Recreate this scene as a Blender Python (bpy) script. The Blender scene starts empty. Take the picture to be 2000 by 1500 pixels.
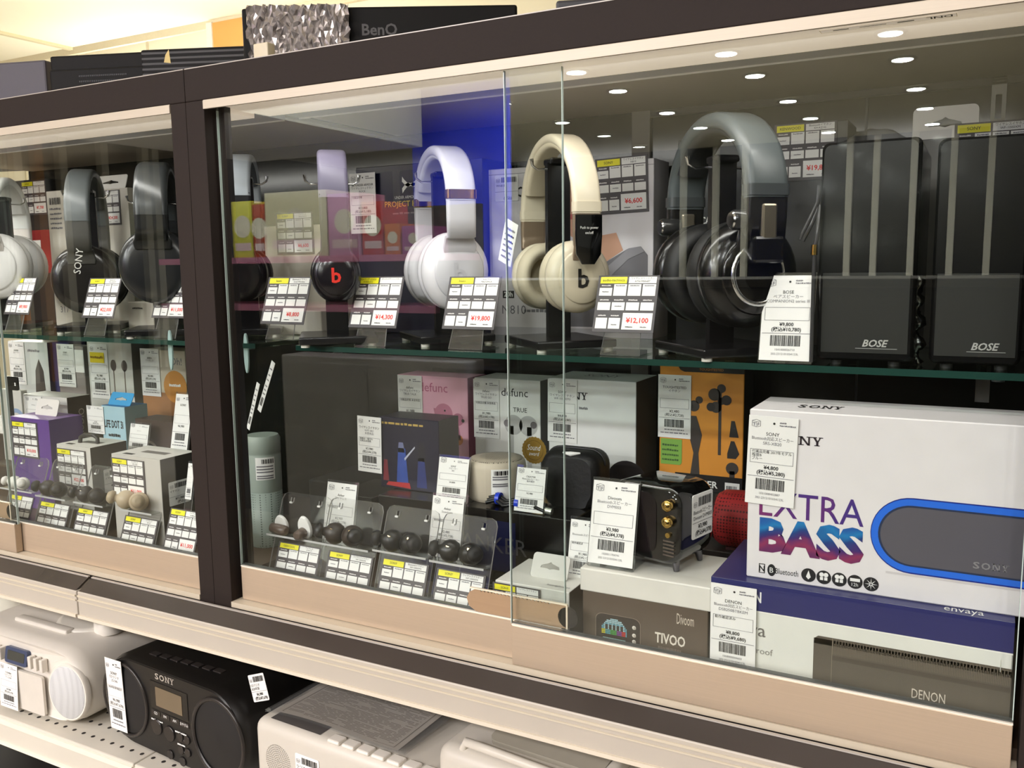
import bpy, bmesh, math, random
from mathutils import Vector as V, Matrix
from mathutils.geometry import tessellate_polygon
random.seed(7)
SC = bpy.context.scene
COL = SC.collection
PI = math.pi

# ------------------------------------------------------------------ camera
YAW, PITCH, ROLL, FPX = -0.49365, 0.13148, -0.013386, 1743.36
CAM = V((0, -0.72, 1.25))
_f = V((math.sin(YAW)*math.cos(PITCH), math.cos(YAW)*math.cos(PITCH), -math.sin(PITCH)))
_r0 = V((math.cos(YAW), -math.sin(YAW), 0)); _u0 = _r0.cross(_f)
_r = _r0*math.cos(ROLL) + _u0*math.sin(ROLL)
_u = -_r0*math.sin(ROLL) + _u0*math.cos(ROLL)
cd = bpy.data.cameras.new('camera'); cam = bpy.data.objects.new('camera', cd); COL.objects.link(cam)
cd.sensor_width = 36; cd.lens = FPX/2000*36; cd.clip_start = .01
cam.matrix_world = Matrix(((_r.x, _u.x, -_f.x, CAM.x), (_r.y, _u.y, -_f.y, CAM.y), (_r.z, _u.z, -_f.z, CAM.z), (0, 0, 0, 1)))
SC.camera = cam

# ------------------------------------------------------------------ light and exposure
vs = SC.view_settings
vs.view_transform = 'Standard'; vs.look = 'None'; vs.gamma = 1; vs.use_curve_mapping = False
vs.exposure = -0.78
SC.cycles.use_denoising = True
SC.cycles.max_bounces = 10; SC.cycles.transparent_max_bounces = 40
SC.cycles.caustics_reflective = False; SC.cycles.caustics_refractive = False
SC.cycles.sample_clamp_indirect = 6
W = bpy.data.worlds.new('world'); SC.world = W; W.use_nodes = True
W.node_tree.nodes['Background'].inputs[0].default_value = (1, .93, .82, 1)
W.node_tree.nodes['Background'].inputs[1].default_value = .5

def lamp(name, kind, loc, power, color=(1, .968, .985), size=.3, sy=None, rot=(0, 0, 0), **kw):
    l = bpy.data.lights.new(name, kind); l.energy = power; l.color = color
    if kind == 'AREA':
        l.size = size
        if sy: l.shape = 'RECTANGLE'; l.size_y = sy
        else: l.shape = 'DISK'
    for k, v in kw.items(): setattr(l, k, v)
    o = bpy.data.objects.new(name, l); o.location = loc; o.rotation_euler = rot; COL.objects.link(o)
    return o
# downlights over the aisle, in the ceiling
for i, (x, y, p) in enumerate([(-2.0, -1.5, 14), (-.8, -1.3, 9), (.35, -1.5, 9), (-2.9, -3.2, 100), (-1.6, -3.2, 90), (-.3, -3.2, 90), (1.0, -3.2, 90), (-3.4, -4.2, 110), (-3.24, -5.2, 260), (-1.9, -5.2, 120)]):
    lamp('ceiling_downlight_lamp', 'AREA', (x, y, 2.86), p, size=.35)
# the brightly lit part of the shop beyond the cases, and the up-lit ceiling
for x, y, p in [(-5.5, 4.0, 420), (-2.5, 4.2, 380), (-4.0, 2.0, 240), (0.5, 4.0, 220)]:
    lamp('shop_lamp', 'POINT', (x, y, 2.1), p, (1, .97, .87), shadow_soft_size=.3)
for x in (-3.24, -1.95, -.75):
    for y in (-6.53, -7.5, -8.95, -10.22, -11.5):
        lamp('aisle_downlight_lamp', 'AREA', (x, y, 2.88), 60, (1, .96, .92), size=.16)
# light strips inside the two cases
lamp('case_strip_lamp', 'AREA', (-.36, .055, 1.428), 1.7, (1, .96, .92), .74, .02, rot=(math.radians(16), 0, 0))
lamp('case_strip_lamp', 'AREA', (-1.22, .055, 1.428), 1.7, (1, .96, .92), .74, .02, rot=(math.radians(16), 0, 0))

# ------------------------------------------------------------------ pixel <-> place
def ray(x, y): return _f + _r*((x-1000)/FPX) - _u*((y-750)/FPX)
def at(x, y, Y):
    d = ray(x, y); return CAM + d*((Y-CAM.y)/d.y)
def onz(x, y, Z):
    d = ray(x, y); return CAM + d*((Z-CAM.z)/d.z)
def dep(x, y, D): return CAM + ray(x, y)*D
def pix(p):
    v = V(p)-CAM; z = v.dot(_f); return 1000+FPX*v.dot(_r)/z, 750-FPX*v.dot(_u)/z
def mpp(p): return (V(p)-CAM).dot(_f)/FPX
def bis(f, a, b):
    fa = f(a)
    for _ in range(50):
        m = (a+b)/2
        if (f(m) > 0) == (fa > 0): a = m
        else: b = m
    return (a+b)/2

# ------------------------------------------------------------------ materials
def lin(h):
    out = []
    for i in (0, 2, 4):
        c = int(h[i:i+2], 16)/255
        out.append(c/12.92 if c <= .04045 else ((c+.055)/1.055)**2.4)
    return out
_M = {}
def m(h, r=.5, me=0, co=0, var=.05, bump=0, sc=60, sp=.5):
    k = (h, r, me, co, var, bump, sc, sp)
    if k in _M: return _M[k]
    M = bpy.data.materials.new('mat_'+h); M.use_nodes = True
    nt = M.node_tree; p = nt.nodes['Principled BSDF']
    c = lin(h)
    p.inputs['Roughness'].default_value = r; p.inputs['Metallic'].default_value = me
    p.inputs['Coat Weight'].default_value = co; p.inputs['Coat Roughness'].default_value = .05
    p.inputs['Specular IOR Level'].default_value = sp
    tc = nt.nodes.new('ShaderNodeTexCoord'); nz = nt.nodes.new('ShaderNodeTexNoise')
    nz.inputs['Scale'].default_value = sc
    nt.links.new(tc.outputs['Object'], nz.inputs['Vector'])
    mx = nt.nodes.new('ShaderNodeMix'); mx.data_type = 'RGBA'
    mx.inputs[6].default_value = (*[v*(1-var) for v in c], 1); mx.inputs[7].default_value = (*[min(1, v*(1+var)) for v in c], 1)
    nt.links.new(nz.outputs['Fac'], mx.inputs[0]); nt.links.new(mx.outputs[2], p.inputs['Base Color'])
    if bump:
        b = nt.nodes.new('ShaderNodeBump'); b.inputs['Strength'].default_value = bump; b.inputs['Distance'].default_value = .002
        nt.links.new(nz.outputs['Fac'], b.inputs['Height']); nt.links.new(b.outputs[0], p.inputs['Normal'])
    _M[k] = M; return M
def brushed(h, axis, r=.38, me=.6, scale=40):
    k = ('br', h, axis, r, me)
    if k in _M: return _M[k]
    M = bpy.data.materials.new('brushed_'+h); M.use_nodes = True; nt = M.node_tree; p = nt.nodes['Principled BSDF']
    tc = nt.nodes.new('ShaderNodeTexCoord'); mp = nt.nodes.new('ShaderNodeMapping'); nz = nt.nodes.new('ShaderNodeTexNoise')
    s = [scale*20]*3; s[axis] = scale*.3; mp.inputs['Scale'].default_value = s
    nz.inputs['Scale'].default_value = 1; nz.inputs['Detail'].default_value = 3
    nt.links.new(tc.outputs['Object'], mp.inputs[0]); nt.links.new(mp.outputs[0], nz.inputs['Vector'])
    c = lin(h); mx = nt.nodes.new('ShaderNodeMix'); mx.data_type = 'RGBA'
    mx.inputs[6].default_value = (*[v*.93 for v in c], 1); mx.inputs[7].default_value = (*[min(1, v*1.06) for v in c], 1)
    nt.links.new(nz.outputs['Fac'], mx.inputs[0]); nt.links.new(mx.outputs[2], p.inputs['Base Color'])
    p.inputs['Roughness'].default_value = r; p.inputs['Metallic'].default_value = me
    _M[k] = M; return M
def glass(name, tint, f0, rough=0.0, diff=0.0, dcol='ffffff'):
    if name in _M: return _M[name]
    M = bpy.data.materials.new(name); M.use_nodes = True; nt = M.node_tree
    nt.nodes.remove(nt.nodes['Principled BSDF']); out = nt.nodes['Material Output']
    tr = nt.nodes.new('ShaderNodeBsdfTransparent'); tr.inputs[0].default_value = (*lin(tint), 1)
    gl = nt.nodes.new('ShaderNodeBsdfGlossy'); gl.inputs['Roughness'].default_value = rough; gl.inputs['Color'].default_value = (.93, 1, .94, 1)
    lw = nt.nodes.new('ShaderNodeLayerWeight'); lw.inputs[0].default_value = .5
    pw = nt.nodes.new('ShaderNodeMath'); pw.operation = 'POWER'; pw.inputs[1].default_value = 5
    mr = nt.nodes.new('ShaderNodeMapRange'); mr.inputs[3].default_value = f0; mr.inputs[4].default_value = 1
    mx = nt.nodes.new('ShaderNodeMixShader')
    nt.links.new(lw.outputs['Facing'], pw.inputs[0]); nt.links.new(pw.outputs[0], mr.inputs[0])
    nt.links.new(mr.outputs[0], mx.inputs[0]); nt.links.new(tr.outputs[0], mx.inputs[1]); nt.links.new(gl.outputs[0], mx.inputs[2])
    last = mx
    if diff:
        df = nt.nodes.new('ShaderNodeBsdfDiffuse'); df.inputs[0].default_value = (*lin(dcol), 1)
        m2 = nt.nodes.new('ShaderNodeMixShader'); m2.inputs[0].default_value = diff
        nt.links.new(mx.outputs[0], m2.inputs[1]); nt.links.new(df.outputs[0], m2.inputs[2]); last = m2
    nt.links.new(last.outputs[0], out.inputs[0])
    _M[name] = M; return M
def emit(name, col, s):
    if name in _M: return _M[name]
    M = bpy.data.materials.new(name); M.use_nodes = True; p = M.node_tree.nodes['Principled BSDF']
    p.inputs['Base Color'].default_value = (.8, .8, .8, 1)
    p.inputs['Emission Color'].default_value = (*col, 1); p.inputs['Emission Strength'].default_value = s
    _M[name] = M; return M
def bands(h1, h2, axis, freq, r=.5, me=0, duty=.5):
    'fine woven or perforated cover: two colours alternating along axes'
    k = ('bd', h1, h2, axis, freq, r, duty)
    if k in _M: return _M[k]
    M = bpy.data.materials.new('weave_'+h1); M.use_nodes = True; nt = M.node_tree; p = nt.nodes['Principled BSDF']
    tc = nt.nodes.new('ShaderNodeTexCoord'); ck = nt.nodes.new('ShaderNodeTexVoronoi'); ck.inputs['Scale'].default_value = freq
    ck.inputs['Randomness'].default_value = 0.0
    nt.links.new(tc.outputs['Object'], ck.inputs['Vector'])
    lt = nt.nodes.new('ShaderNodeMath'); lt.operation = 'LESS_THAN'; lt.inputs[1].default_value = duty
    nt.links.new(ck.outputs['Distance'], lt.inputs[0])
    mx = nt.nodes.new('ShaderNodeMix'); mx.data_type = 'RGBA'
    mx.inputs[6].default_value = (*lin(h1), 1); mx.inputs[7].default_value = (*lin(h2), 1)
    nt.links.new(lt.outputs[0], mx.inputs[0]); nt.links.new(mx.outputs[2], p.inputs['Base Color'])
    p.inputs['Roughness'].default_value = r; p.inputs['Metallic'].default_value = me
    _M[k] = M; return M
def multi(name, cols, scale, r=.4, zr=None):
    if name in _M: return _M[name]
    M = bpy.data.materials.new(name); M.use_nodes = True; nt = M.node_tree; p = nt.nodes['Principled BSDF']
    tc = nt.nodes.new('ShaderNodeTexCoord'); nz = nt.nodes.new('ShaderNodeTexNoise'); nz.inputs['Scale'].default_value = scale
    cr = nt.nodes.new('ShaderNodeValToRGB')
    nt.links.new(tc.outputs['Object'], nz.inputs['Vector']); nt.links.new(nz.outputs['Fac'], cr.inputs[0]); nt.links.new(cr.outputs[0], p.inputs['Base Color'])
    e = cr.color_ramp.elements
    if zr:
        sp = nt.nodes.new('ShaderNodeSeparateXYZ'); nt.links.new(tc.outputs['Object'], sp.inputs[0])
        mr = nt.nodes.new('ShaderNodeMapRange'); mr.inputs[1].default_value, mr.inputs[2].default_value = zr; nt.links.new(sp.outputs[2], mr.inputs[0])
        mm = nt.nodes.new('ShaderNodeMath'); mm.operation = 'MULTIPLY_ADD'; mm.inputs[1].default_value = .9; mm.inputs[2].default_value = -.45; nt.links.new(nz.outputs['Fac'], mm.inputs[0])
        ad = nt.nodes.new('ShaderNodeMath'); ad.operation = 'ADD'; nt.links.new(mr.outputs[0], ad.inputs[0]); nt.links.new(mm.outputs[0], ad.inputs[1]); nt.links.new(ad.outputs[0], cr.inputs[0])
    for i, (pos, h) in enumerate(cols):
        el = e[i] if i < 2 else e.new(pos)
        el.position = pos; el.color = (*lin(h), 1)
    p.inputs['Roughness'].default_value = r
    _M[name] = M; return M

GLASS = glass('door_glass', 'fafcfb', .042)
SHELFG = glass('shelf_glass', 'eaf3ee', .04)
GEDGE = m('1d3d35', .15)
GEDGEL = m('b9c9c3', .2)
ACR = glass('clear_acrylic', 'f5f5f5', .045, diff=.015)
ACRE = m('c4c4c2', .2)
FILM = glass('plastic_film', 'e2e2e2', .12, .15, diff=.06)
WHITE = m('efeeea', .55); PAPER = m('f1f0ec', .6, var=.02); INK = m('1c1a1a', .6, var=0)
GREY = m('77757a', .6); RED = m('e02a22', .55, var=0); YEL = m('f2ea1c', .5, var=.02); CARDG = m('4b4648', .5)
BLACK = m('0d0c0d', .35); SOFTBLK = m('141315', .6, bump=.2, sc=300); GLOSSBLK = m('070708', .08, co=1)
CHROME = m('d6d6d8', .12, 1); GOLD = m('d8b04a', .15, 1)

# ------------------------------------------------------------------ mesh builder
class Fr:
    'a face to draw on: origin, right, up, width, height'
    def __init__(s, o, r, u, w=1, h=1):
        s.o = V(o); s.r = V(r).normalized(); s.u = V(u).normalized(); s.w = w; s.h = h; s.n = s.r.cross(s.u)
    def p(s, a, b, d=0): return s.o + s.r*(s.w*a) + s.u*(s.h*b) + s.n*d
    def sub(s, a, b, w, h, d=0): return Fr(s.p(a, b, d), s.r, s.u, s.w*w, s.h*h)
_T = {}
def glyphs(t, bold=0, italic=False):
    k = (t, bold, italic)
    if k in _T: return _T[k]
    cu = bpy.data.curves.new('txt', 'FONT'); cu.body = t; cu.resolution_u = 2
    if bold: cu.offset = .022 if bold is True else bold
    if italic: cu.shear = .3
    o = bpy.data.objects.new('txt', cu); me = o.to_mesh()
    vs_ = [(v.co.x, v.co.y) for v in me.vertices]; fs = [tuple(p.vertices) for p in me.polygons]
    o.to_mesh_clear(); bpy.data.objects.remove(o); bpy.data.curves.remove(cu)
    if not vs_: vs_ = [(0, 0)]
    x0 = min(v[0] for v in vs_); x1 = max(v[0] for v in vs_)
    _T[k] = (vs_, fs, x0, x1); return _T[k]
L = .00014
class B:
    def __init__(s): s.v = []; s.fc = []; s.mi = []; s.sm = []; s.mats = []; s.X = None
    def add(s, vs_, fs, mat, smooth=False):
        if mat not in s.mats: s.mats.append(mat)
        i = s.mats.index(mat); n = len(s.v)
        s.v += [tuple(s.X @ V(p)) if s.X else tuple(p) for p in vs_]
        for f in fs: s.fc.append(tuple(a+n for a in f)); s.mi.append(i); s.sm.append(smooth)
        return s
    def box(s, x0, x1, y0, y1, z0, z1, mat, bev=0, seg=2, smooth=None):
        if not bev:
            v = [(x, y, z) for z in (z0, z1) for y in (y0, y1) for x in (x0, x1)]
            return s.add(v, [(0, 2, 3, 1), (4, 5, 7, 6), (0, 1, 5, 4), (2, 6, 7, 3), (0, 4, 6, 2), (1, 3, 7, 5)], mat)
        bm = bmesh.new(); bmesh.ops.create_cube(bm, size=1)
        for v in bm.verts: v.co = V(((x0+x1)/2+v.co.x*(x1-x0), (y0+y1)/2+v.co.y*(y1-y0), (z0+z1)/2+v.co.z*(z1-z0)))
        bmesh.ops.bevel(bm, geom=list(bm.edges), offset=bev, segments=seg, profile=.5, affect='EDGES')
        bm.verts.index_update()
        s.add([v.co.copy() for v in bm.verts], [tuple(v.index for v in f.verts) for f in bm.faces], mat, seg > 2 if smooth is None else smooth)
        bm.free(); return s
    def loft(s, loops, mat, cap=True, smooth=True, cm=None):
        n = len(loops[0]); vs_ = [p for l in loops for p in l]; fs = []
        for i in range(len(loops)-1):
            for j in range(n): fs.append((i*n+j, i*n+(j+1) % n, (i+1)*n+(j+1) % n, (i+1)*n+j))
        s.add(vs_, fs, mat, smooth)
        if cap:
            k = len(loops)-1
            s.add(loops[0], [tuple(reversed(range(n)))], cm or mat); s.add(loops[k], [tuple(range(n))], cm or mat)
        return s
    def lathe(s, o, ax, prof, mat, n=28, sx=1, sy=1, ref=None, cap=True, smooth=True, cm=None):
        'prof: (radius, height along ax); sx, sy squash the circle'
        ax = V(ax).normalized(); e = V(ref) if ref else (V((0, 0, 1)) if abs(ax.z) < .9 else V((1, 0, 0)))
        e = (e-ax*e.dot(ax)).normalized(); g = ax.cross(e); o = V(o)
        loops = [[o+ax*h+e*(r*sy*math.cos(2*PI*j/n))+g*(r*sx*math.sin(2*PI*j/n)) for j in range(n)] for r, h in prof]
        return s.loft(loops, mat, cap, smooth, cm)
    def tube(s, pts, r, mat, n=8, cap=True):
        pts = [V(p) for p in pts]; loops = []; e = None
        for i, p in enumerate(pts):
            t = (pts[min(i+1, len(pts)-1)]-pts[max(i-1, 0)]).normalized()
            if e is None: e = t.orthogonal().normalized()
            e = (e-t*e.dot(t)).normalized(); g = t.cross(e)
            rr = r[i] if isinstance(r, (list, tuple)) else r
            loops.append([p+e*(rr*math.cos(2*PI*j/n))+g*(rr*math.sin(2*PI*j/n)) for j in range(n)])
        return s.loft(loops, mat, cap)
    def ribbon(s, pts, wdir, w, t, mat, rnd=.4, k=3):
        'rounded rectangular section swept along pts; w along wdir, t across'
        pts = [V(p) for p in pts]; wd = V(wdir).normalized(); loops = []
        for i, p in enumerate(pts):
            tg = (pts[min(i+1, len(pts)-1)]-pts[max(i-1, 0)]).normalized(); nn = wd.cross(tg).normalized()
            ww = w[i] if isinstance(w, (list, tuple)) else w; tt = t[i] if isinstance(t, (list, tuple)) else t
            rr = min(ww, tt)*rnd; lp = []
            for cx, cy, a0 in ((ww/2-rr, tt/2-rr, 0), (-ww/2+rr, tt/2-rr, 90), (-ww/2+rr, -tt/2+rr, 180), (ww/2-rr, -tt/2+rr, 270)):
                for q in range(k+1):
                    a = math.radians(a0+90*q/k); lp.append(p+wd*(cx+rr*math.cos(a))+nn*(cy+rr*math.sin(a)))
            loops.append(lp)
        return s.loft(loops, mat)
    def slab(s, fr, pts, t, mat, holes=(), edge=None, d0=0):
        'flat outline (in metres on fr) with thickness t behind the face, holes allowed'
        polys = [list(pts)]+[list(h) for h in holes]
        tri = tessellate_polygon([[V((a, b, 0)) for a, b in q] for q in polys])
        fl = [q for pl in polys for q in pl]
        P = lambda a, b, d: fr.o+fr.r*a+fr.u*b+fr.n*d
        s.add([P(a, b, d0) for a, b in fl], [tuple(x) for x in tri], mat)
        s.add([P(a, b, d0-t) for a, b in fl], [tuple(reversed(x)) for x in tri], mat)
        for pl in polys:
            n = len(pl)
            s.add([P(a, b, d0) for a, b in pl]+[P(a, b, d0-t) for a, b in pl], [(i, i+n, (i+1) % n+n, (i+1) % n) for i in range(n)], edge or mat)
        return s
    def rect(s, fr, a, b, w, h, mat, lay=1): return s.add([fr.p(a, b, L*lay), fr.p(a+w, b, L*lay), fr.p(a+w, b+h, L*lay), fr.p(a, b+h, L*lay)], [(0, 1, 2, 3)], mat)
    def frame(s, fr, a, b, w, h, t, mat, lay=1):
        ty = t*fr.w/fr.h
        s.rect(fr, a, b, w, ty, mat, lay); s.rect(fr, a, b+h-ty, w, ty, mat, lay); s.rect(fr, a, b, t, h, mat, lay); return s.rect(fr, a+w-t, b, t, h, mat, lay)
    def pg(s, fr, pts, mat, lay=1):
        tri = tessellate_polygon([[V((a, b, 0)) for a, b in pts]])
        return s.add([fr.p(a, b, L*lay) for a, b in pts], [tuple(x) for x in tri], mat)
    def disc(s, fr, a, b, r, mat, lay=1, n=24, ry=None, r0=None, a0=0, a1=360):
        'r in fractions of the height; r0 makes a ring'
        k = fr.h/fr.w; ry = ry or r; P = lambda q, i: fr.p(a+q*k*math.cos(math.radians(a0+(a1-a0)*i/n)), b+q*ry/r*math.sin(math.radians(a0+(a1-a0)*i/n)), L*lay)
        if r0 is None: return s.add([P(r, i) for i in range(n)], [tuple(range(n))], mat)
        return s.add([P(r, i) for i in range(n+1)]+[P(r0, i) for i in range(n+1)], [(i, i+1, n+2+i, n+1+i) for i in range(n)], mat)
    def text(s, fr, t, a, b, h, mat, al='C', lay=2, wmax=None, bold=False, italic=False, rot=0, stretch=None):
        vs_, fs, x0, x1 = glyphs(t, bold, italic); k = h*fr.h/.73; kx = k; wd = (x1-x0)*k
        if wmax and wd > wmax*fr.w: kx = k*wmax*fr.w/wd
        if stretch: kx = stretch*fr.w/(x1-x0)
        off = {'C': (x0+x1)/2, 'L': x0, 'R': x1}[al]; c, sn = math.cos(math.radians(rot)), math.sin(math.radians(rot))
        o = fr.p(a, b, L*lay); out = []
        for x, y in vs_:
            X, Y = (x-off)*kx, y*k; out.append(o+fr.r*(X*c-Y*sn)+fr.u*(X*sn+Y*c))
        return s.add(out, fs, mat)
    def build(s, name, parent=None, label=None, loc=None):
        me = bpy.data.meshes.new(name); me.from_pydata(s.v, [], s.fc); me.validate()
        for mt in s.mats: me.materials.append(mt)
        if len(me.polygons) == len(s.mi):
            me.polygons.foreach_set('material_index', s.mi); me.polygons.foreach_set('use_smooth', s.sm)
        me.update()
        o = bpy.data.objects.new(name, me); COL.objects.link(o)
        if parent: o.parent = parent
        if label: o['label'] = label
        if loc: o.location = loc
        return o
def thing(name, label, cat, loc=(0, 0, 0), rz=0, group=None):
    o = bpy.data.objects.new(name, None); COL.objects.link(o); o.empty_display_size = .02
    o.location = loc; o.rotation_euler = (0, 0, math.radians(rz)); o['label'] = label; o['category'] = cat
    if group: o['group'] = group
    return o
def tag(o, label, cat, group=None):
    o['label'] = label; o['category'] = cat
    if group: o['group'] = group
    return o
def struct(name, b):
    o = b.build(name); o['kind'] = 'structure'; return o
def rrect(w, h, r, k=4, x0=0, y0=0):
    out = []
    for cx, cy, a0 in ((w-r, h-r, 0), (r, h-r, 90), (r, r, 180), (w-r, r, 270)):
        for q in range(k+1):
            a = math.radians(a0+90*q/k); out.append((x0+cx+r*math.cos(a), y0+cy+r*math.sin(a)))
    return out

# ------------------------------------------------------------------ the room
ZC = 2.9
YW = onz(220, 80, ZC).y
CEIL = m('fdf8e4', .9, var=.02, sc=2); WALLM = m('f7f0d8', .85, var=.02, sc=2)
b = B(); b.box(-9.6, 8, -13, 9, -.05, 0, m('a89e90', .35, sc=3)); struct('floor', b)
b = B(); b.box(-9.6, 8, -12.2, 9, ZC, ZC+.05, CEIL); struct('ceiling', b)
b = B(); b.box(-9.6, 8, YW, YW+.1, 0, ZC, WALLM); struct('wall_back', b)
b = B(); b.box(-9.7, -9.6, -.6, 9, 0, ZC, WALLM); struct('wall_left', b)
DARKWIN = m('131512', .12, var=.1, sc=2)
b = B(); b.box(-9.6, 8, -12.3, -12.2, 0, ZC, DARKWIN); struct('wall_front', b)
b = B(); b.box(-9.7, -9.6, -12.3, -.6, 0, ZC, DARKWIN); struct('wall_side', b)
# panel joints of the far wall, the orange column in front of it
b = B()
for px in (288, 150, 30): q = at(px, 85, YW); b.box(q.x-.012, q.x+.012, YW-.004, YW, 0, ZC-.03, m('d8ceb0', .8))
b.box(-9.6, 8, YW-.03, YW, ZC-.05, ZC, m('e3d9bd', .8)); struct('trim_1', b)
q0, q1 = at(416, 70, YW-.04), at(500, 70, YW-.04)
b = B(); b.box(q0.x, q1.x, YW-.04, YW, 0, at(450, 38, YW-.04).z, m('e0a45c', .6, sc=4)); struct('wall_column', b)
b = B(); b.box(q0.x-.05, q0.x, YW-.05, YW, 0, ZC-.02, m('f0eee4', .6)); struct('trim_2', b)
q = onz(0, 61, ZC); q2 = onz(155, 92, ZC)
b = B(); b.box(q.x-.02, q.x+.02, q.y-1, q2.y, ZC-.02, ZC, m('d5cba9', .8)); struct('trim_3', b)
# behind the photographer, seen as reflections in the panes
b = B(); b.box(-6.5, -4.5, -6.0, -2.6, 2.3, ZC-.001, m('f4f2ea', .8, sc=2)); struct('trim_6', b)
x0, x1 = at(800, 250, 6.2).x, at(984, 250, 6.2).x
b = B(); b.box(x0, x1, -6.3, -6.2, .4, ZC-.001, m('2438e8', .5, var=.15, sc=1.5)); struct('trim_7', b)
lamp('blue_wall_lamp', 'SPOT', ((x0+x1)/2+.05, -5.85, 2.8), 2200, (.35, .42, 1), rot=(math.radians(20), 0, 0), spot_size=1.0, spot_blend=.8)
MUL = m('dcd9ce', .5)
b = B()
for px in (512, 548, 672, 775, 1337, 1400, 1457, 1660, 1712, 1785, 1862, 1935):
    X = at(px, 350, 12.2).x; b.box(X-.04, X+.04, -12.2, -12.1, 0, ZC, MUL)
struct('trim_4', b)
b = B()
for px, mt in ((15, MUL), (57, m('c98a3c', .5)), (105, MUL), (187, MUL), (267, MUL), (287, MUL)):
    d = ray(px, 280); t = (-9.6-CAM.x)/d.x; Y = CAM.y+d.y*t
    b.box(-9.6, -9.5, -Y-.05, -Y+.05, 0, ZC, mt)
struct('trim_5', b)
DL = emit('downlight_glow', (1, .97, .92), 45); DLR = m('e9e6dc', .5)
n = 0
for X in (-3.24, -1.95, -.75, -4.5):
    for Y in (6.53, 7.5, 8.95, 10.22, 11.5):
        if X == -4.5 and Y < 6.6: continue
        b = B(); b.lathe((0, 0, -.002), (0, 0, -1), [(.115, 0), (.115, .012), (.085, .014)], DLR, 24, cap=False)
        o = thing('ceiling_downlight', 'round white recessed downlight in the ceiling behind the viewer', 'downlight', (X, -Y, ZC), 0, 'recessed ceiling downlights')
        b.build('trim_ring', o)
        b = B(); b.lathe((0, 0, -.012), (0, 0, -1), [(.085, 0), (.084, .003)], DL, 24, smooth=False); b.build('diffuser', o)
# toy shelf across the aisle (a reflection in the left pane)
TY = 2.6
PINK = m('e48cb4', .5)
def refl(px, py): p = at(px, py, TY); return p.x, p.z
tx0, tx1 = refl(300, 500)[0], refl(840, 500)[0]
o = thing('toy_shelf', 'pink edged store shelf of toys across the aisle, mirrored in the pane', 'shelf', ((tx0+tx1)/2, -TY, 0))
hw = (tx1-tx0)/2
for zz in (refl(600, 500)[1], refl(600, 597)[1]):
    b = B(); b.box(-hw, hw, -.4, 0, zz-.03, zz, PINK); b.build('shelf_board', o)
b = B(); b.box(-hw, hw, -.44, -.4, 0, refl(600, 400)[1], m('3a3634', .7)); b.build('back_panel', o)
b = B(); b.box(-hw, hw, -.4, -.02, 0, refl(600, 597)[1]-.15, m('1d1b1b', .7)); b.build('plinth', o)
lamp('toy_shelf_fill', 'AREA', ((tx0+tx1)/2, -TY+.25, refl(600, 330)[1]), 30, (1, .97, .93), 2.0, .06, rot=(math.radians(-50), 0, 0))  # added fill light without a fixture, brightens the mirrored toys
o = thing('reflection_blocker', 'long dark counter added across the aisle to hide the bright floor from the panes', 'blocker', (tx1+1.6, -TY-.3, 0))  # added dark block, keeps the lit floor out of the pane reflections
b = B(); b.box(-1.58, 1.7, -.3, .3, .1, refl(1500, 545)[1]-.03, m('1b1817', .5), .01); b.build('body', o)
b = B(); b.box(-1.59, 1.71, -.31, .31, refl(1500, 545)[1]-.03, refl(1500, 545)[1], m('35302c', .4), .004); b.build('blocker_top', o)
b = B(); b.box(-1.5, 1.6, -.25, .25, 0, .1, m('0f0e0e', .6)); b.build('plinth', o)
o = thing('grey_cabinet', 'plain grey cabinet standing before the toy shelf, mirrored in the left pane', 'cabinet', ((refl(600, 700)[0]+refl(950, 700)[0])/2, -TY+.15, 0))
gw = refl(950, 700)[0]-refl(600, 700)[0]; gz = refl(700, 690)[1]
b = B(); b.box(-gw/2, gw/2, -.1, .06, .0, gz, m('d5d2d8', .5), .006); b.build('body', o)
b = B(); b.box(-gw/2+.02, -.002, .06, .066, .35, gz-.03, m('cfccd2', .5), .002); b.build('door', o)
b = B(); b.box(.002, gw/2-.02, .06, .066, .35, gz-.03, m('cfccd2', .5), .002); b.build('door', o)
zs = refl(600, 500)[1]
for i, (a, c, top, h, lb) in enumerate([(440, 478, 392, 'd8d23e', 'yellow'), (480, 503, 398, 'b5492e', 'rust red'), (505, 625, 372, 'e8dfc0', 'cream'), (628, 690, 376, 'd59ac0', 'lilac'),
                                    (694, 735, 392, 'c6403c', 'red'), (738, 768, 436, 'e07a2a', 'orange'), (772, 815, 440, 'b457a0', 'purple')]):
    xa, xb = refl(a, 450)[0], refl(c, 450)[0]; zt = refl((a+c)/2, top)[1]
    b = B(); b.box(xa, xb, -TY-.22, -TY-.02, zs, zt, m(h, .4)); f = Fr((xb, -TY-.02, zs), (-1, 0, 0), (0, 0, 1), xb-xa, zt-zs)
    b.disc(f, .5, .55, .2, m('f4ead8', .5)); b.rect(f, .1, .12, .8, .14, m('f0d0d8', .5))
    tag(b.build('toy_box'), lb+' toy box on the pink shelf across the aisle', 'toy box')

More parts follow.
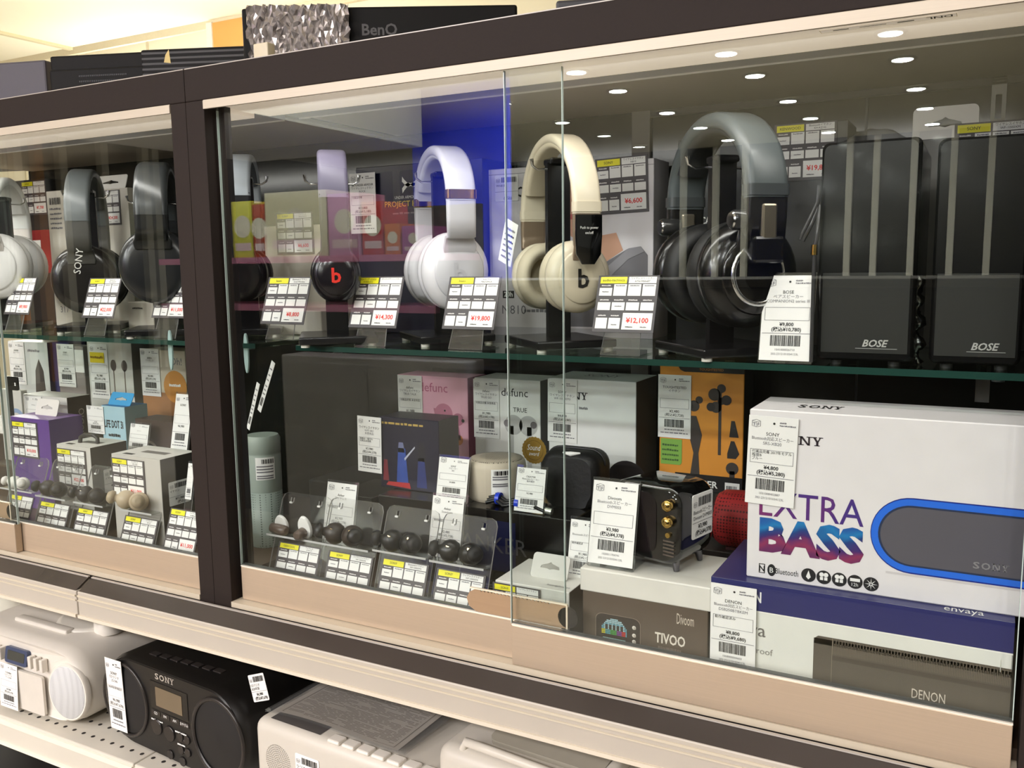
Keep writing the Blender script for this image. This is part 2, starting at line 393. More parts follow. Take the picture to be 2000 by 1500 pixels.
# ------------------------------------------------------------------ the two glass showcases
FASC = m('2d2623', .6, var=.06, sc=300, bump=.05, sp=.12); BLK = m('171414', .4); ALU = brushed('c6bba9', 0, .45, .15); ALUB = brushed('c0ac95', 0, .42, .35)
SILL = m('c9bda8', .4)
ZT, ZTR, ZTB, ZR, ZRB, ZSB, ZB = 1.4665, 1.4317, 1.4223, .9084, .8687, .8629, .8577
ZF, ZS, YB, ZI = .878, 1.16, .38, 1.445
def door(root, x0, x1, y, rail0, rail1, name='sliding_door'):
    b = B(); b.box(x0, x1, y, y+.003, ZR-.002, ZTB+.0072, GLASS)
    d = b.build(name, root)
    b = B(); b.box(x0-.0007, x0, y, y+.003, ZR, ZTB, GEDGEL); b.build('glass_edge', d); b = B(); b.box(x1, x1+.0007, y, y+.003, ZR, ZTB, GEDGEL); b.build('glass_edge', d)
    b = B(); b.box(rail0, rail1, y-.0035, y+.0065, ZRB, ZR, ALUB, .0008); b.box(rail0, rail1, y-.0012, y+.0042, ZR, ZR+.0022, m('4a4d4a', .3)); b.box(rail0, rail1, y-.0036, y-.0012, ZR, ZR+.001, m('efe8da', .3)); b.build('door_rail', d)
    return d
def showcase(X0, X1, label, SL):
    r = thing('display_case', label, 'display case', ((X0+X1)/2, .2, ZB))
    r.location = (0, 0, 0)
    xa, xb = X0+.0275, X1-.0235
    b = B(); b.box(X0, X1, 0, .03, ZTR, ZT, FASC, .0012); b.box(X0+.001, X1-.001, .0004, .004, ZT-.0004, ZT+.0006, m('b5ada4', .3)); b.build('fascia', r)
    b = B(); b.box(X0, X1, .03, .9, ZI, ZT-.002, FASC); b.build('top_board', r)
    b = B(); b.box(X0, xa, 0, .03, ZB, ZTR, FASC, .0008); b.build('post', r)
    b = B(); b.box(xb, X1, 0, .03, ZB, ZTR, FASC, .0008); b.build('post', r)
    b = B(); b.box(X0, X0+.016, .03, .05, ZF, ZI, BLK); b.build('side_stile', r)
    b = B(); b.box(X1-.016, X1, .03, .05, ZF, ZI, BLK); b.build('side_stile', r)
    b = B(); b.box(X0, X1, YB, YB+.015, ZB, ZI, m('171814', .16, var=.1, sc=8)); b.build('back_panel', r)
    b = B(); b.box(X0+.012, X1-.012, .026, YB, ZB, ZF, m('4a382a', .4, sc=12, var=.2)); b.build('case_floor', r)
    b = B(); b.box(xa, xb, .0, .026, ZB, ZSB-.001, BLK); b.build('base_rail', r)
    b = B(); b.box(xa, xb, -.001, .026, ZSB-.001, ZRB-.0004, SILL); b.build('bottom_track', r)
    b = B(); b.box(xa, xb, -.001, .027, ZTB+.0075, ZTR, ALU, .0006); b.box(xa, xb, -.0012, .002, ZTB, ZTR-.0008, ALU); b.build('top_track', r)
    b = B(); b.box(X0+.012, X1-.012, .03, .117, 1.432, ZI, emit('strip_diffuser', (1, .77, .56), .7))
    f = Fr((xa, .06, 1.432), (1, 0, 0), (0, -1, 0), xb-xa, .012)
    lm = b.build('lamp_housing', r)
    b = B(); b.box(X0+.012, X1-.012, .117, .171, 1.437, ZI, m('b9b8be', .4)); b.box(X0+.012, X1-.012, .169, .171, 1.4355, 1.437, m('f2f0ea', .3)); b.build('lamp_cover', r)
    b = B(); b.box(X0+.012, X1-.012, .171, YB, 1.44, ZI, m('b5ab9d', .6)); b.build('inner_ceiling', r)
    # glass shelf on its pegs
    b = B(); b.box(X0+SL, X1-.003, .09, .365, ZS-.006, ZS, SHELFG); b.box(X0+SL, X1-.003, .0893, .09, ZS-.006, ZS, GEDGE); b.build('glass_shelf', r)
    for x in (X0+SL+.03, X1-.05):
        for y in (.13, .33): b = B(); b.lathe((x, y, ZS-.012), (0, 0, 1), [(.005, 0), (.005, .0055)], m('3a3d3c', .3), 10); b.build('shelf_clip', r)
    return r
XS = -.788
case_r = showcase(XS, .0575, 'dark framed glass showcase on the right with sliding doors, full of headphones and speakers', .0615)
case_l = showcase(XS-.845, XS-.0003, 'dark framed glass showcase on the left, cut off by the picture edge', .02)
b = B(); b.box(.0525, .0575, .05, YB, ZB, ZI, BLK); b.build('end_panel', case_r)
xo0 = at(991, 600, .004).x; xi1 = at(1099, 650, .0145).x
door(case_r, xo0, .0285, .0035, xo0+.0018, .0292)
door(case_r, -.757, xi1, .0145, -.7545, xi1-.002)
xl = at(17, 950, .0145).x
door(case_l, XS-.83, xl+.03, .0035, XS-.83, xl+.028)
door(case_l, xl, -.8118, .0145, xl+.002, -.8118)
# label on the light strip, slotted standard and joints of the back panel
b = B(); f = Fr((-.034, .047, 1.4319), (-1, 0, 0), (0, 1, 0), .098, .011)
b.rect(f, 0, 0, 1, 1, emit('label_glow', (1, .77, .58), .55)); b.frame(f, 0, 0, 1, 1, .004, m('a08f78', .4), 2); b.text(f, 'DNL', .03, .2, .6, INK, 'L', 3, bold=True); b.rect(f, .3, .35, .12, .3, GREY, 3)  # label face given a weak glow of its own to lighten it
b.rect(f, .5, .4, .2, .15, GREY, 3); b.rect(f, .78, .35, .12, .25, GREY, 3)
b.build('lamp_label', case_r, 'beige maker label')
xq0, xq1 = at(1236, 300, .378).x, at(1271, 300, .378).x
b = B(); b.box(xq0, xq1, .374, YB, ZF, 1.44, m('6e6862', .5)); b.box(xq1, .045, .376, YB, 1.432, 1.44, m('2a2220', .5)); b.build('back_frame', case_r)
xq = at(1693, 200, .378).x
b = B(); b.box(xq-.0012, xq+.0012, .3785, YB, ZF, 1.434, m('0c0d0c', .3)); b.build('panel_joint', case_r)
xq = at(1951, 190, .378).x; z0, z1 = at(1951, 236, .378).z, at(1951, 146, .378).z
f = Fr((xq-.007, .376, z0-.3), (1, 0, 0), (0, 0, 1), 1, 1); h = z1-z0+.3
b = B(); b.slab(f, [(0, 0), (.014, 0), (.014, h), (0, h)], .004, m('b9b7ac', .4), [[(.004, y), (.01, y), (.01, y+.025), (.004, y+.025)] for y in [h-.045-.045*i for i in range(7)]])
b.build('slotted_standard', case_r)
# ratchet locks on the panes
def lock(px, label):
    x1 = at(px, 1000 if px < 100 else 1205, .0105).x; w = .112; x0 = x1-w
    zt, zb = at(1108, 1183, .0105).z, at(1108, 1229, .0105).z; h = zt-zb
    r = thing('showcase_lock', label, 'lock', (x0, .0108, zb))
    pts = [(.012, 0), (w, 0), (w, h), (w*.85, h)]
    n = 20
    for i in range(n):
        xx = w*(.83-.7*i/n); pts += [(xx, h-.0022), (xx-.0022, h)]
    pts += [(.012, h), (.005, h*.82), (.0015, h*.55), (.004, h*.2)]
    f = Fr((0, 0, 0), (1, 0, 0), (0, 0, 1))
    b = B(); b.slab(f, pts, .0012, brushed('c0a283', 0, .35, .5)); b.build('ratchet_plate', r)
    b = B(); b.box(.006, w, -.0012, .0012, h, h+.0012, m('efe3cb', .4)); b.box(w-.0012, w+.0005, -.001, .0016, 0, h, m('e6d8c0', .3)); b.build('plate_edge', r)
    b = B(); b.lathe((w+.0003, .0018, h*.48), (0, -1, 0), [(h*.44, 0), (h*.44, .0018)], m('191311', .5), 30); b.build('stop_disc', r)
    return r
lock(1108, 'tan metal ratchet lock clamped between the overlapping panes of the right showcase')
lock(21, 'tan metal ratchet lock at the left picture edge, on the left showcase')

# ------------------------------------------------------------------ store shelves under the cases
CREAM = m('b6aea2', .42, var=.04, sc=20); STRIP = m('3a3330', .25, var=.35, sc=9, sp=.5); DECK = m('cfc9bc', .5, var=.05, sc=15)
ZD, YLL = .59, .028
def bay(x0, x1, label):
    r = thing('store_shelf', label, 'store shelf')
    b = B(); b.box(x0, x1, -.035, .45, .822, .8545, CREAM, .0015)
    for z, t in ((.8475, .0022), (.842, .0014)): b.box(x0+.001, x1-.001, -.0362, -.034, z, z+t, m('c9bfab', .4))
    b.box(x0+.001, x1-.001, -.0375, -.034, .8205, .8245, m('d6ccba', .4)); b.build('upper_board', r)
    b = B(); x = x0+.002
    b.add([(x0+.002, -.034, .8545), (x1-.002, -.034, .8545), (x1-.002, -.014, .866), (x0+.002, -.014, .866), (x0+.002, -.031, .853), (x1-.002, -.031, .853), (x1-.002, -.012, .8645), (x0+.002, -.012, .8645)],
          [(0, 1, 2, 3), (7, 6, 5, 4), (3, 2, 6, 7), (0, 4, 5, 1), (0, 3, 7, 4), (1, 5, 6, 2)], STRIP)
    b.box(x0+.002, x1-.002, -.0155, -.0125, .8655, .8668, m('b0aaa2', .25)); b.build('label_strip', r)
    b = B(); b.box(x0, x1, YLL, .45, ZD-.045, ZD, DECK, .002); b.box(x0+.001, x1-.001, YLL-.002, YLL, ZD-.012, ZD-.004, m('e9e4d6', .3)); b.box(x0+.001, x1-.001, YLL-.003, YLL, ZD-.045, ZD-.041, m('f4ecd8', .4))
    HO = m('2a2522', .8)
    f = Fr((x0, YLL, ZD), (1, 0, 0), (0, 1, 0), x1-x0, .42)
    nn = int((x1-x0)/.02)
    for j, yy in enumerate((.055, .12, .19)):
        for i in range(nn): b.disc(f, (i+.5)/nn, yy, .0075, HO, 1, 10)
    b.build('lower_board', r)
    b = B(); b.box(x0, x1, .45, .47, 0, .83, m('151313', .7)); b.build('back_panel', r)
    b = B(); b.box(x0, x1, .06, .45, 0, .3, m('14110f', .8)); b.build('base', r)
    return r
bay(-1.89, -.9915, 'white store shelf bay with a clear label strip, under the left showcase')
bay(-.9895, .35, 'long white store shelf bay with a clear label strip, under the right showcase')

# ------------------------------------------------------------------ printed matter
def bars(b, fr, a, c, w, h, mat, n, lay, rnd=True):
    x = 0; rs = random.Random(n*13+7); wd = []
    for i in range(n): wd.append((rs.choice((1, 1, 2, 3)), rs.choice((1, 1, 2))))
    tot = sum(p+q for p, q in wd); 
    for p, q in wd: b.rect(fr, a+w*x/tot, c, w*p/tot, h, mat, lay); x += p+q
def smudge(b, fr, a, c, w, h, mat, lay=2, n=5):
    'a line of print too small to read'
    rs = random.Random(int(a*997+c*313+n)); x = 0
    while x < w*.97:
        q = w*rs.uniform(.05, .16); b.rect(fr, a+x, c+h*rs.uniform(0, .15), min(q, w-x), h*rs.uniform(.7, 1), mat, lay); x += q+w*.025
def sony(b, fr, a, c, w, h, mat, lay=2):
    'wide slab-serif wordmark'
    g = fr.sub(a, c, w, h)
    b.text(g, 'S', .1, 0, 1, mat, 'C', lay, stretch=.185, bold=True); b.text(g, 'O', .365, 0, 1, mat, 'C', lay, stretch=.25, bold=True)
    P = lambda *q: b.pg(g, q, mat, lay)
    for x0, x1, y in ((.52, .63, 0), (.68, .78, .9), (.52, .6, .9), (.835, .94, 0), (.77, .885, .9), (.915, 1.0, .9)): P((x0, y), (x1, y), (x1, y+.1), (x0, y+.1))
    P((.55, 0), (.588, 0), (.588, 1), (.55, 1)); P((.712, 0), (.748, 0), (.748, 1), (.712, 1)); P((.55, 1), (.6, 1), (.748, 0), (.7, 0))
    P((.868, 0), (.912, 0), (.912, .48), (.868, .48)); P((.8, 1), (.85, 1), (.912, .44), (.868, .42)); P((.94, 1), (.965, 1), (.912, .42), (.885, .46))
def tf_logo(b, fr, a, c, s, lay=2):
    g = fr.sub(a, c, s, s*fr.w/fr.h*.85)
    for p, q in (((0, .1), (0, .85)), ((1, .1), (1, .85))): b.pg(g, [(p[0]-.03, p[1]), (p[0]+.03, p[1]), (q[0]+.03, q[1]), (q[0]-.03, q[1])], GREY, lay)
    for p, q in (((0, .1), (.5, -.05)), ((.5, -.05), (1, .1)), ((0, .85), (.5, .7)), ((.5, .7), (1, .85)), ((0, .85), (.5, 1.05)), ((.5, 1.05), (1, .85)), ((.5, .7), (.5, -.05))):
        dx, dy = q[0]-p[0], q[1]-p[1]; k = .025/math.hypot(dx, dy)
        b.pg(g, [(p[0]-dy*k, p[1]+dx*k), (q[0]-dy*k, q[1]+dx*k), (q[0]+dy*k, q[1]-dx*k), (p[0]+dy*k, p[1]-dx*k)], GREY, lay)
    b.text(g, 'T', .26, .12, .5, GREY, 'C', lay, bold=True); b.text(g, 'F', .76, .12, .5, GREY, 'C', lay, bold=True)
def tf_tag(b, fr, lines=(), price='', tax='', note='', fine=True, t=.0005, code='1031008402887', rows=None):
    'tall white price tag; fr is its face'
    b.slab(fr, [(0, 0), (fr.w, 0), (fr.w, fr.h), (0, fr.h)], t, PAPER)
    tf_logo(b, fr, .07, .875, .17)
    b.disc(fr, .52, .925, .013, INK, 2, 12); smudge(b, fr, .63, .93, .14, .018, GREY); smudge(b, fr, .63, .9, .32, .016, GREY)
    y = .785
    for i, s in enumerate(lines):
        if s: b.text(fr, s, .5, y, .036 if i else .04, INK if i == 0 else GREY, 'C', 2, .84)
        y -= .052
    if rows is None: b.frame(fr, .06, .47, .88, .155, .008, GREY, 2)
    if note:
        for i, s in enumerate(note.split('|')): b.text(fr, s, .1, .585-.04*i, .03, INK, 'L', 2, .8)
    if price: b.text(fr, price, .5, .405, .042, INK, 'C', 2, .8, bold=fine)
    if tax: b.text(fr, tax, .5, .345, .042, INK, 'C', 2, .86, bold=fine)
    b.rect(fr, .03, .315, .94, .006, GREY, 2)
    bars(b, fr, .2, .17, .6, .125, INK, 30, 2)
    if fine:
        b.text(fr, code, .5, .115, .026, GREY, 'C', 2, .6); b.text(fr, '202-2312101034123L', .5, .065, .026, GREY, 'C', 2, .85)
    else: smudge(b, fr, .2, .12, .6, .02, GREY); smudge(b, fr, .08, .07, .84, .02, GREY)
def sticker(b, fr, lines, price, tax, t=.0003):
    b.slab(fr, rrect(fr.w, fr.h, fr.w*.05), t, PAPER)
    tf_logo(b, fr, .05, .72, .16); bars(b, fr, .28, .72, .66, .2, INK, 24, 2)
    for i, s in enumerate(lines): b.text(fr, s, .05, .56-.13*i, .09, INK, 'L', 2, .9)
    b.rect(fr, .0, .36, 1, .012, GREY, 2)
    b.text(fr, price, .5, .22, .1, INK, 'C', 2, .8, bold=True); b.text(fr, tax, .55, .07, .1, INK, 'C', 2, .8, bold=True)
def price_card(b, fr, brand='', model=('', ''), price='', t=.0008, rows=3):
    'charcoal grid card with a yellow brand field; fr is its face'
    b.slab(fr, [(0, 0), (fr.w, 0), (fr.w, fr.h), (0, fr.h)], t, CARDG)
    b.rect(fr, .04, .86, .44, .115, YEL, 1); b.rect(fr, .51, .86, .45, .115, PAPER, 1)
    if '|' in brand:
        p, q = brand.split('|'); b.text(fr, p, .26, .925, .038, INK, 'C', 2, .4); b.text(fr, q, .26, .875, .038, INK, 'C', 2, .3)
    elif brand: b.text(fr, brand, .26, .895, .05, INK, 'C', 2, .38)
    if model[0]: b.text(fr, model[0], .735, .93, .035, INK, 'C', 2, .38)
    if model[1]: b.text(fr, model[1], .735, .88, .035, INK, 'C', 2, .38)
    ys = [(.64, .8), (.385, .545), (.06, .27)]
    for i, (y0, y1) in enumerate(ys[:rows]):
        n = 4 if i < 2 else 2
        for j in range(n):
            x = .04+.236*j if i < 2 else .04+.215*j; w = .212 if i < 2 else .19
            if i == 0 and j: b.rect(fr, x, y0, w, y1-y0+.045, PAPER, 1); smudge(b, fr, x+.03, y1+.008, w-.06, .02, GREY)
            else: b.rect(fr, x, y0, w, y1-y0-.02, PAPER, 1); smudge(b, fr, x+.03, y1+.008, w-.06, .022, m('e8e4e2', .6))
            if (i, j) in ((0, 0), (1, 1), (2, 1)): smudge(b, fr, x+.05, y0+.06, w-.1, .02, GREY)
        if i == 2:
            b.rect(fr, .48, .05, .48, .29, PAPER, 1)
            if price: b.text(fr, price, .72, .17, .088, RED, 'C', 2, .42, bold=True)
            smudge(b, fr, .54, .085, .12, .02, INK); smudge(b, fr, .78, .085, .1, .02, GREY)
PCG = 'black grid price cards with a yellow brand field'
def card_part(parent, fr, name='price_card', **k):
    b = B(); price_card(b, fr, **k); o = b.build(name, parent); return o
def tag_part(parent, fr, name='price_tag', **k):
    b = B(); tf_tag(b, fr, **k); o = b.build(name, parent); return o
LEAN = math.radians(19)
def lean_frame(pxl, pxr, yt, yb, Y0, zb, lean=LEAN):
    'a plate rising from (Y0, zb) and leaning back: its x range and the lengths along it seen between two picture rows'
    pm = at((pxl+pxr)/2, (yt+yb)/2, Y0+.02)
    up = V((0, math.sin(lean), math.cos(lean)))
    g = lambda l, X: pix(V((X, Y0, zb))+up*l)
    f = lambda yy: bis(lambda l: g(l, pm.x)[1]-yy, -.05, .4)
    lt, lb = f(yt), f(yb)
    lm = (lt+lb)/2
    xl = bis(lambda X: g(lm, X)[0]-pxl, -2.2, .6); xr = bis(lambda X: g(lm, X)[0]-pxr, -2.2, .6)
    return xl, xr, lb, lt, up
def card_stand(label, pxl, pxr, yt, yb, Y0, zb=ZS, **k):
    xl, xr, lb, lt, up = lean_frame(pxl, pxr, yt, yb, Y0, zb); w = xr-xl
    r = thing('price_card_stand', label, 'price card', ((xl+xr)/2, Y0, zb))
    b = B(); b.box(-w*.32, w*.32, 0, .04, 0, .0015, ACR)
    f = Fr((-w*.32, 0, .001), (1, 0, 0), up, w*.64, lb+.01)
    b.slab(f, [(0, 0), (f.w, 0), (f.w*.94, f.h), (f.w*.06, f.h)], .0015, ACR, edge=ACRE); b.build('acrylic_foot', r)
    f = Fr(V((-w/2, -.0012, 0))+up*lb, (1, 0, 0), up, w, lt-lb)
    card_part(r, f, **k); return r
def tag_stand(label, pxl, pxr, yt, yb, Y0, zb, rz=0, lean=math.radians(12), **k):
    xl, xr, lb, lt, up = lean_frame(pxl, pxr, yt, yb, Y0, zb, lean); w = xr-xl
    r = thing('price_tag_stand', label, 'price tag', ((xl+xr)/2, Y0, zb), rz)
    b = B(); f = Fr(V((-w/2-.001, 0, .0006)), (1, 0, 0), up, w+.002, lt+.002)
    b.slab(f, [(0, 0), (f.w, 0), (f.w, f.h), (0, f.h)], .0012, ACR, edge=ACRE); b.box(-w/2, w/2, 0, .035, 0, .0012, ACR); b.build('acrylic_holder', r)
    lb = max(lb, .001)
    f = Fr(V((-w/2, -.0012, 0))+up*lb, (1, 0, 0), up, w, lt-lb)
    tag_part(r, f, **k); return r

# ------------------------------------------------------------------ builders of goods
def pbox(name, label, cat, pl, pr, pt, Y, zb, dp, col, bev=.0008, rz=0, py=None, group=None, part='carton', zt=None):
    ym = py if py is not None else None
    if zt is None: zt = at((pl+pr)/2, pt, Y).z
    h = zt-zb; ym = py if py is not None else pix((at((pl+pr)/2, pt, Y).x, Y, zb+h*.5))[1]
    xl, xr = at(pl, ym, Y).x, at(pr, ym, Y).x; w = xr-xl
    r = thing(name, label, cat, ((xl+xr)/2, Y+dp/2, zb), rz, group)
    r['w'] = w; r['h'] = h
    b = B(); b.box(-w/2, w/2, -dp/2, dp/2, 0, h, m(col, .5) if isinstance(col, str) else col, bev, 1)
    F = Fr((-w/2, -dp/2, 0), (1, 0, 0), (0, 0, 1), w, h); S = Fr((w/2, -dp/2, 0), (0, 1, 0), (0, 0, 1), dp, h); T = Fr((-w/2, -dp/2, h), (1, 0, 0), (0, 1, 0), w, dp)
    return r, b, F, S, T
def tag_on(root, b_, F, pl, pr, pt, pb, Y, lay=4, tilt=0, **k):
    'a tag taped on the front face of a box, at the picture columns and rows where it is seen'
    rx = root.location
    xl, xr = at(pl, (pt+pb)/2, Y).x-rx.x, at(pr, (pt+pb)/2, Y).x-rx.x
    zt, zb = at((pl+pr)/2, pt, Y).z-rx.z, at((pl+pr)/2, pb, Y).z-rx.z
    y0 = Y-rx.y
    c, s = math.cos(tilt), math.sin(tilt)
    f = Fr((xl, y0-.0012, zb), (c, 0, s), (-s, 0, c), xr-xl, zt-zb)
    return f
def hang_tab(parent, x, y, z, w, h, mat, lean=0, slot=True, axis=(1, 0, 0)):
    up = V((0, math.sin(lean), math.cos(lean))); f = Fr((x-w/2, y, z), axis, up)
    hol = [[(w*.24, h*.42), (w*.42, h*.42), (w*.5, h*.38), (w*.58, h*.42), (w*.76, h*.42), (w*.74, h*.52), (w*.55, h*.62), (w*.5, h*.68), (w*.45, h*.62), (w*.26, h*.52)]] if slot else []
    b = B(); b.slab(f, rrect(w, h, h*.16), .001, mat, hol); return b.build('hang_tab', parent)
def headphones(label, X, Y, zb, H, cz, a, zs, bw, bt, band, pad, arm, cup, cush, ry, rz_, dh, dc, gap, rz=-42, low=None, plate=None, logo=None, lcol=None, round_=.42, bandlow=None, stand='black headphone stand', ringm=None, hooks=CHROME, stand_label=None, cyo=0, flare=1.0):
    r = thing('headphones', label, 'headphones', (X, Y, zb), rz)
    n = 26; arc = [(a*math.cos(PI*i/n), 0, zs+(H-bt/2-zs)*max(0, math.sin(PI*i/n))**.92) for i in range(n+1)]
    b = B(); b.ribbon(arc, (0, 1, 0), bw, bt, band, round_); b.build('headband', r)
    q = [(x*.955, y, zs+(z-zs)*.945) for x, y, z in arc if z > zs+(H-zs)*.35]
    b = B(); b.ribbon(q, (0, 1, 0), bw*.86, bt*1.1, pad, .45); b.build('headband_pad', r)
    for s in (-1, 1):
        xo = s*(gap+dc+dh*.55)
        xo = s*(gap+dc+dh*.93); am = max(a, abs(xo)+.001)
        p = [(s*a, 0, zs+.004), (s*a, 0, zs-(zs-cz)*.25), (s*(a+am)/2, 0, zs-(zs-cz)*.5), (s*(abs(xo)+.004), 0, cz+rz_*.85), (s*(abs(xo)+.0045), 0, cz+rz_*.62), (s*(abs(xo)+.002), 0, cz+rz_*.46)]
        b = B(); b.ribbon(p, (0, 1, 0), [bw*.98, bw*.98, bw*.96, bw*1.0*flare, bw*1.15*flare, bw*1.1*flare], [bt*.9, bt*.8, bt*.7, bt*.5, bt*.4, bt*.3], arm, .35); o = b.build('slider', r)
        if low:
            b = B(); b.ribbon([(s*a, 0, zs+.012), (s*a, 0, zs+.002)], (0, 1, 0), bw*1.02, bt*1.12, low, .3); b.build('band_joint', r)
        ax = (s, 0, 0); o = (s*(gap+dc), 0, cz)
        b = B(); b.lathe(o, ax, [(rz_*.9, 0), (rz_*.99, dh*.12), (rz_, dh*.4), (rz_*.95, dh*.68), (rz_*.82, dh*.88), (rz_*.66, dh*.98), (rz_*.3, dh)], cup, 36, sx=ry/rz_)
        ec = b.build('ear_cup', r)
        b = B(); b.lathe(o, (-s, 0, 0), [(rz_*.93, 0), (rz_*1.0, dc*.3), (rz_*.97, dc*.7), (rz_*.82, dc), (rz_*.66, dc*.92), (rz_*.55, dc*.5), (rz_*.52, dc*.1)], cush, 32, sx=ry/rz_); b.build('ear_cushion', r)
        if plate:
            b = B(); b.lathe((s*(gap+dc+dh*.86), 0, cz+cyo), ax, [(rz_*.74, 0), (rz_*.74, dh*.13), (rz_*.7, dh*.2), (rz_*.3, dh*.22)], plate, 36, sx=ry/rz_)
            if ringm: b.lathe((s*(gap+dc+dh*.9), 0, cz+cyo), ax, [(rz_*.58, 0), (rz_*.58, dh*.18), (rz_*.5, dh*.2), (rz_*.48, dh*.1)], ringm, 36, sx=ry/rz_, cap=False)
            f = Fr((s*(gap+dc+dh*1.085), -s*ry, cz+cyo-rz_), (0, s, 0), (0, 0, 1), ry*2, rz_*2)
            if logo: b.text(f, logo, .5, .36, .26, lcol, 'C', 3, bold=True)
            b.build('cup_plate', ec)
    st = thing('headphone_stand', stand_label or 'black board headphone stand on the glass shelf', 'headphone stand', (X, Y, zb), rz)
    b = B(); b.box(-.055, .055, -.045, .045, .003, .012, m('121113', .25), .002)
    b.build('base', st)
    for sx in (-.048, .048):
        for sy in (-.038, .038): b = B(); b.lathe((sx, sy, 0), (0, 0, 1), [(.005, 0), (.005, .003)], m('d9d6cc', .5), 10); b.build('foot_pad', st)
    zc = H-bt*2.4
    b = B(); b.box(-.004, .004, -.013, .013, .012, zc-.006, m('151416', .22)); b.box(-.012, .012, -.012, .012, zc-.008, zc-.001, m('151416', .22), .002); b.build('column', st)
    b = B(); k = bw*.75+.006
    for s in (-1, 1): b.tube([(0, s*.01, zc-.012), (0, s*k*.8, zc-.013), (0, s*k, zc-.009), (0, s*k*1.04, zc-.002)], [.0012, .0012, .0014, .0022], hooks, 8)
    b.build('hook', st)
    return r

# ------------------------------------------------------------------ right case, upper shelf
# boxes at the back
rt, b, F, S, T = pbox('headphone_box', 'white headphone box showing a woman in a grey hoodie, behind the cream headphones', 'product box', 956, 1276, 320, .31, ZS+.0002, .055, 'dcd8da')
SKIN = m('d8a68c', .6); HOOD = m('77757a', .7)
b.rect(F, 0, .965, 1, .004, m('9c9a9c', .5), 1); b.rect(F, .015, 0, .004, 1, m('b9b6ba', .5), 1)
b.pg(F, [(.47, .06), (.53, .34), (.6, .44), (.72, .43), (.86, .51), (.93, .52), (.97, .47), (.97, .06)], HOOD, 1)
b.pg(F, [(.6, .44), (.72, .43), (.83, .5), (.79, .6), (.66, .58)], m('cf9f83', .6), 2)
b.pg(F, [(.47, .965), (.66, .965), (.69, .8), (.67, .65), (.6, .58), (.54, .575), (.49, .61), (.47, .72)], SKIN, 3)
b.pg(F, [(.475, .84), (.5, .8), (.515, .775), (.49, .765), (.475, .775)], m('b8846a', .6), 4)
b.pg(F, [(.475, .71), (.52, .715), (.56, .705), (.53, .685), (.475, .675)], m('c4605c', .5), 4)
b.pg(F, [(.6, .44), (.68, .36), (.86, .51), (.93, .52), (.95, .49), (.86, .45), (.7, .3), (.6, .38)], m('97959a', .7), 5)
sony(b, F, .12, .83, .25, .06, INK, 2)
for i, t in enumerate(('20h', None, None, None)):
    if i == 0: b.rect(F, .085, .225, .075, .045, INK, 2); b.text(F, t, .122, .235, .03, PAPER, 'C', 3, bold=True)
    else:
        b.disc(F, .135+.075*i, .247, .026, INK, 2); b.disc(F, .135+.075*i, .247, .012, PAPER, 3, 10)
b.text(F, 'N810', .08, .13, .055, GREY, 'L', 2); smudge(b, F, .225, .14, .18, .02, GREY)
b.rect(F, .0, .0, 1, .05, m('b5b2b6', .5), 1)
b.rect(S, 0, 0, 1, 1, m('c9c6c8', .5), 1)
b.build('carton', rt)
b = B(); f = tag_on(rt, b, F, 968, 1013, 342, 393, .31); sticker(b, f, ['WI-810'], '', '(税込)'); b.build('barcode_sticker', rt)
f = tag_on(rt, b, F, 1166, 1268, 308, 418, .31, tilt=.03); card_part(rt, f, brand='SONY', model=('ワイヤレスイヤホン', 'N810'), price='¥6,600')
b = B(); f = Fr((-.012, -.0285, F.h*.72), (1, 0, -.25), (.25, 0, 1), .018, .055); 
rt2, b, F, S, T = pbox('headphone_box', 'navy headphone box with gold print and a white emblem, behind the white headphones', 'product box', 700, 945, 318, .295, ZS+.0002, .075, m('0c0f24', .35))
b.rect(S, 0, 0, 1, 1, m('141a3c', .3), 1)
def emblem(b, F, a, c, s, mat):
    for dy in (1, -1):
        b.pg(F, [(a-s, c+dy*s*.75), (a-s*.8, c+dy*s*.5), (a-s*.45, c+dy*s*.22), (a, c+dy*s*.12), (a+s*.45, c+dy*s*.22), (a+s*.8, c+dy*s*.5), (a+s, c+dy*s*.75), (a+s*1.05, c+dy*s*.3), (a+s*.6, c-dy*s*.08), (a+s*.3, c-dy*s*.2), (a, c-dy*s*.02), (a-s*.3, c-dy*s*.2), (a-s*.6, c-dy*s*.08), (a-s*1.05, c+dy*s*.3)], mat, 2)
emblem(b, F, .45, .88, .065, PAPER); b.text(F, 'UNDER ARMOUR', .41, .8, .018, PAPER, 'C', 2, .18)
b.text(F, 'PROJECT ROCK', .42, .755, .034, m('d9b83c', .4), 'C', 2, .5); smudge(b, F, .3, .71, .3, .012, GREY)
b.build('carton', rt2)
f = tag_on(rt2, b, F, 685, 735, 338, 456, .29); tag_part(rt2, f, lines=('JBL×UNDER ARMOUR', 'ワイヤレスヘッドホン', 'ROCK'), price='¥13,800', tax='(税込¥15,180)', note='付属品完備', fine=False)
rt3, b, F, S, T = pbox('headset_box', 'black noise cancelling headset box behind the large black headphones', 'product box', 1322, 1500, 268, .3, ZS+.0002, .07, m('0c0c0b', .3))
b.text(F, 'JVC', .3, .895, .05, PAPER, 'C', 2); b.text(F, 'NOISE CANCELLING', .38, .585, .036, PAPER, 'C', 2, .64, bold=True); smudge(b, F, .08, .555, .45, .014, GREY)
b.build('carton', rt3)
rt4, b, F, S, T = pbox('earphone_box', 'dark box carrying a black grid price card, between the large black headphones and the speakers', 'product box', 1514, 1650, 240, .3, ZS+.0002, .06, m('211f1d', .4))
b.build('carton', rt4)
f = tag_on(rt4, b, F, 1512, 1634, 240, 352, .3); card_part(rt4, f, brand='KENWOOD', model=('Bluetoothイヤホン', 'KH-KZ1G'), price='¥19,800')
